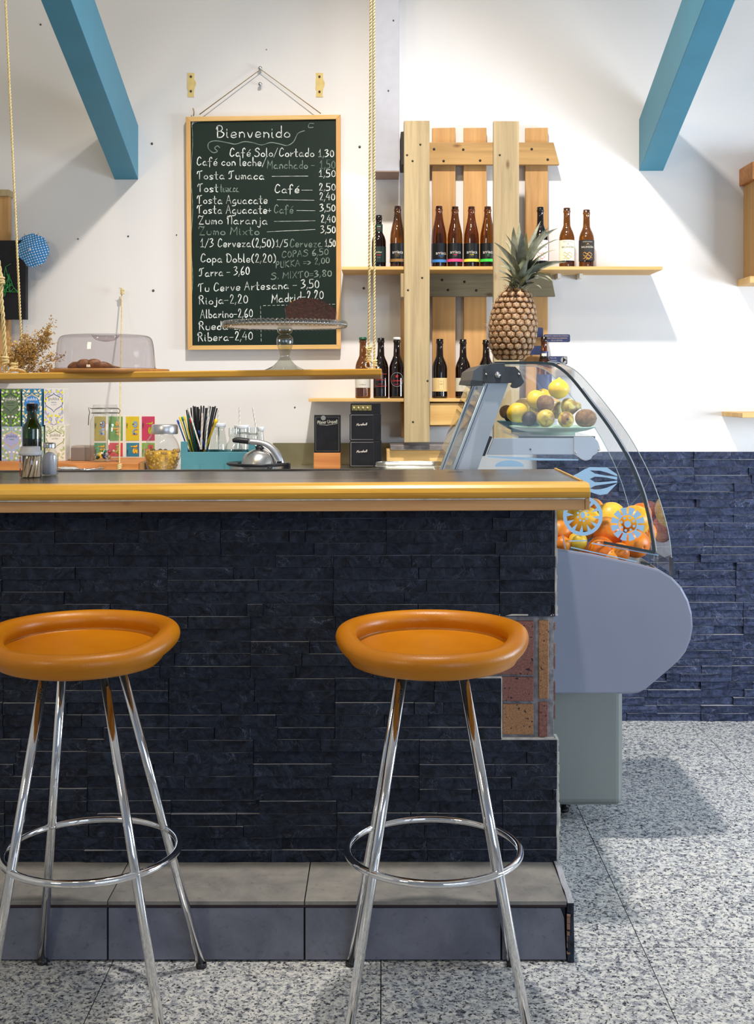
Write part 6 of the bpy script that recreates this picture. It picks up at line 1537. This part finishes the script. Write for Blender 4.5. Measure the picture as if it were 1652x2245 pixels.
def leaf(bx_, by, tx, ty, dd, wpx, bend, curl=0):
    p0 = P(bx_, by, DP_); p2 = P(tx, ty, DP_); p2.y += dd; L = (p2-p0).length
    d = (p2-p0); side = Vector((-d.z, 0, d.x)).normalized()
    if side.z < 0: side = -side
    p1 = p0.lerp(p2, .5)+side*bend*kp+Vector((0, 0, abs(bend)*kp*.3))
    rows = []; N = 8; up_ = Vector((0, -1, 0)) if abs(dd) < .03 else Vector((0, -.5, .8)).normalized()
    for i in range(N+1):
        t_ = i/N; q = p0*(1-t_)**2+p1*2*t_*(1-t_)+p2*t_*t_
        if curl and t_ > .7: q = q+Vector((0, 0, -curl*(t_-.7)**2*8*kp))
        tg = ((p1-p0)*(1-t_)+(p2-p1)*t_).normalized()
        sd = tg.cross(up_).normalized(); nn_ = sd.cross(tg)
        ww = wpx*kp*(.72+.9*t_)*(1-t_)**.75 if t_ < 1 else .0004
        ww = wpx*1.28*kp*min(1, .7+t_*1.5)*(1-t_**1.9)+.0004
        rows.append((q-sd*ww/2, q+nn_*-ww*.22, q+sd*ww/2))
    mb = MB()
    for a, c in zip(rows[:-1], rows[1:]): mb.add(list(a)+list(c), [(0,1,4,3),(1,2,5,4)], 0, True)
    mb.build('leaf', m_leaf, pp)
axis = [(1133,633),(1136,615),(1140,595),(1145,570),(1150,548)]
LV = [(1136,590,1126,492,.01,17,-6),(1140,585,1104,514,-.03,14,8),(1136,598,1082,532,-.01,12,10),(1134,612,1078,557,-.03,12,12),(1146,580,1141,484,.03,15,-10,),(1152,575,1188,481,.03,12,6),
      (1152,585,1200,497,-.02,14,8),(1152,580,1223,500,0,13,22),(1150,592,1223,527,-.04,13,22),(1150,598,1214,549,-.06,12,14),(1150,605,1240,576,-.02,13,14),(1148,618,1211,622,-.03,13,30),
      (1132,618,1080,593,-.03,11,8),(1130,630,1088,617,-.05,11,12),(1136,610,1096,563,.04,9,4),(1150,600,1188,556,-.05,12,2),(1140,628,1181,636,-.06,10,16),(1144,622,1199,619,-.05,12,18),
      (1145,590,1174,515,-.05,17,4),(1143,592,1138,508,-.05,20,0),(1143,598,1152,512,-.02,19,0),(1140,600,1120,530,-.05,15,2),(1147,600,1165,535,-.06,16,2),(1138,610,1118,565,-.07,15,4),(1150,610,1176,580,-.08,15,8),
      (1141,615,1147,575,-.08,17,0),(1135,622,1105,596,-.08,14,6),(1145,625,1168,600,-.09,14,8),(1138,630,1112,612,-.09,12,8),(1140,632,1150,605,-.09,13,3),(1132,632,1100,627,-.07,10,10),(1142,634,1170,628,-.09,10,10),
      (1140,590,1112,520,.07,14,4),(1150,590,1185,520,.08,14,6),(1145,600,1200,560,.09,13,12),(1138,605,1090,575,.09,12,10),(1144,585,1158,505,.06,16,0),(1148,620,1190,600,.09,12,14),(1136,625,1098,603,.09,11,12),(1141,595,1130,545,.10,14,2),
      (1136,634,1120,622,-.06,8,6),(1146,634,1160,618,-.06,8,6)]
for i_, l in enumerate(LV): leaf(*l, curl=(6 if i_ % 3 == 0 else 0))
mb = MB(); mb.tube([P(a, b_, DP_) for a, b_ in axis], [20*kp, 16*kp, 13*kp, 9*kp, 3*kp], 12); mb.build('crown_core', col('5d6348', .7, var=.3), pp)
b = MB()
for i in range(90):
    y = R.uniform(640, 780); r, c = prof_at(y); a = R.uniform(0, 2*PI); q = Vector((X(c, DP_)+r*kp*math.cos(a), DP_+r*kp*math.sin(a), Z(y, DP_))); d = Vector((math.cos(a), math.sin(a), R.uniform(-.2, 1.4))).normalized()
    b.tube([q, q+d*.006, q+d*R.uniform(.010, .016)+Vector((R.uniform(-.003,.003), 0, .002))], [.0007, .0005, .0002], 3, caps=False)
for i in range(60):
    a = R.uniform(0, 2*PI); rr_ = 16*kp; q = Vector((X(1131, DP_)+rr_*math.cos(a), DP_+rr_*math.sin(a), Z(634, DP_)+R.uniform(-.004,.006))); d = Vector((math.cos(a), math.sin(a), R.uniform(-.3, .8)))
    b.tube([q, q+d*R.uniform(.010, .022)], [.0011, .0003], 3, caps=False)
b.build('bristles', col('c2a882', .8), pp, merge=False)['kind'] = 'stuff'
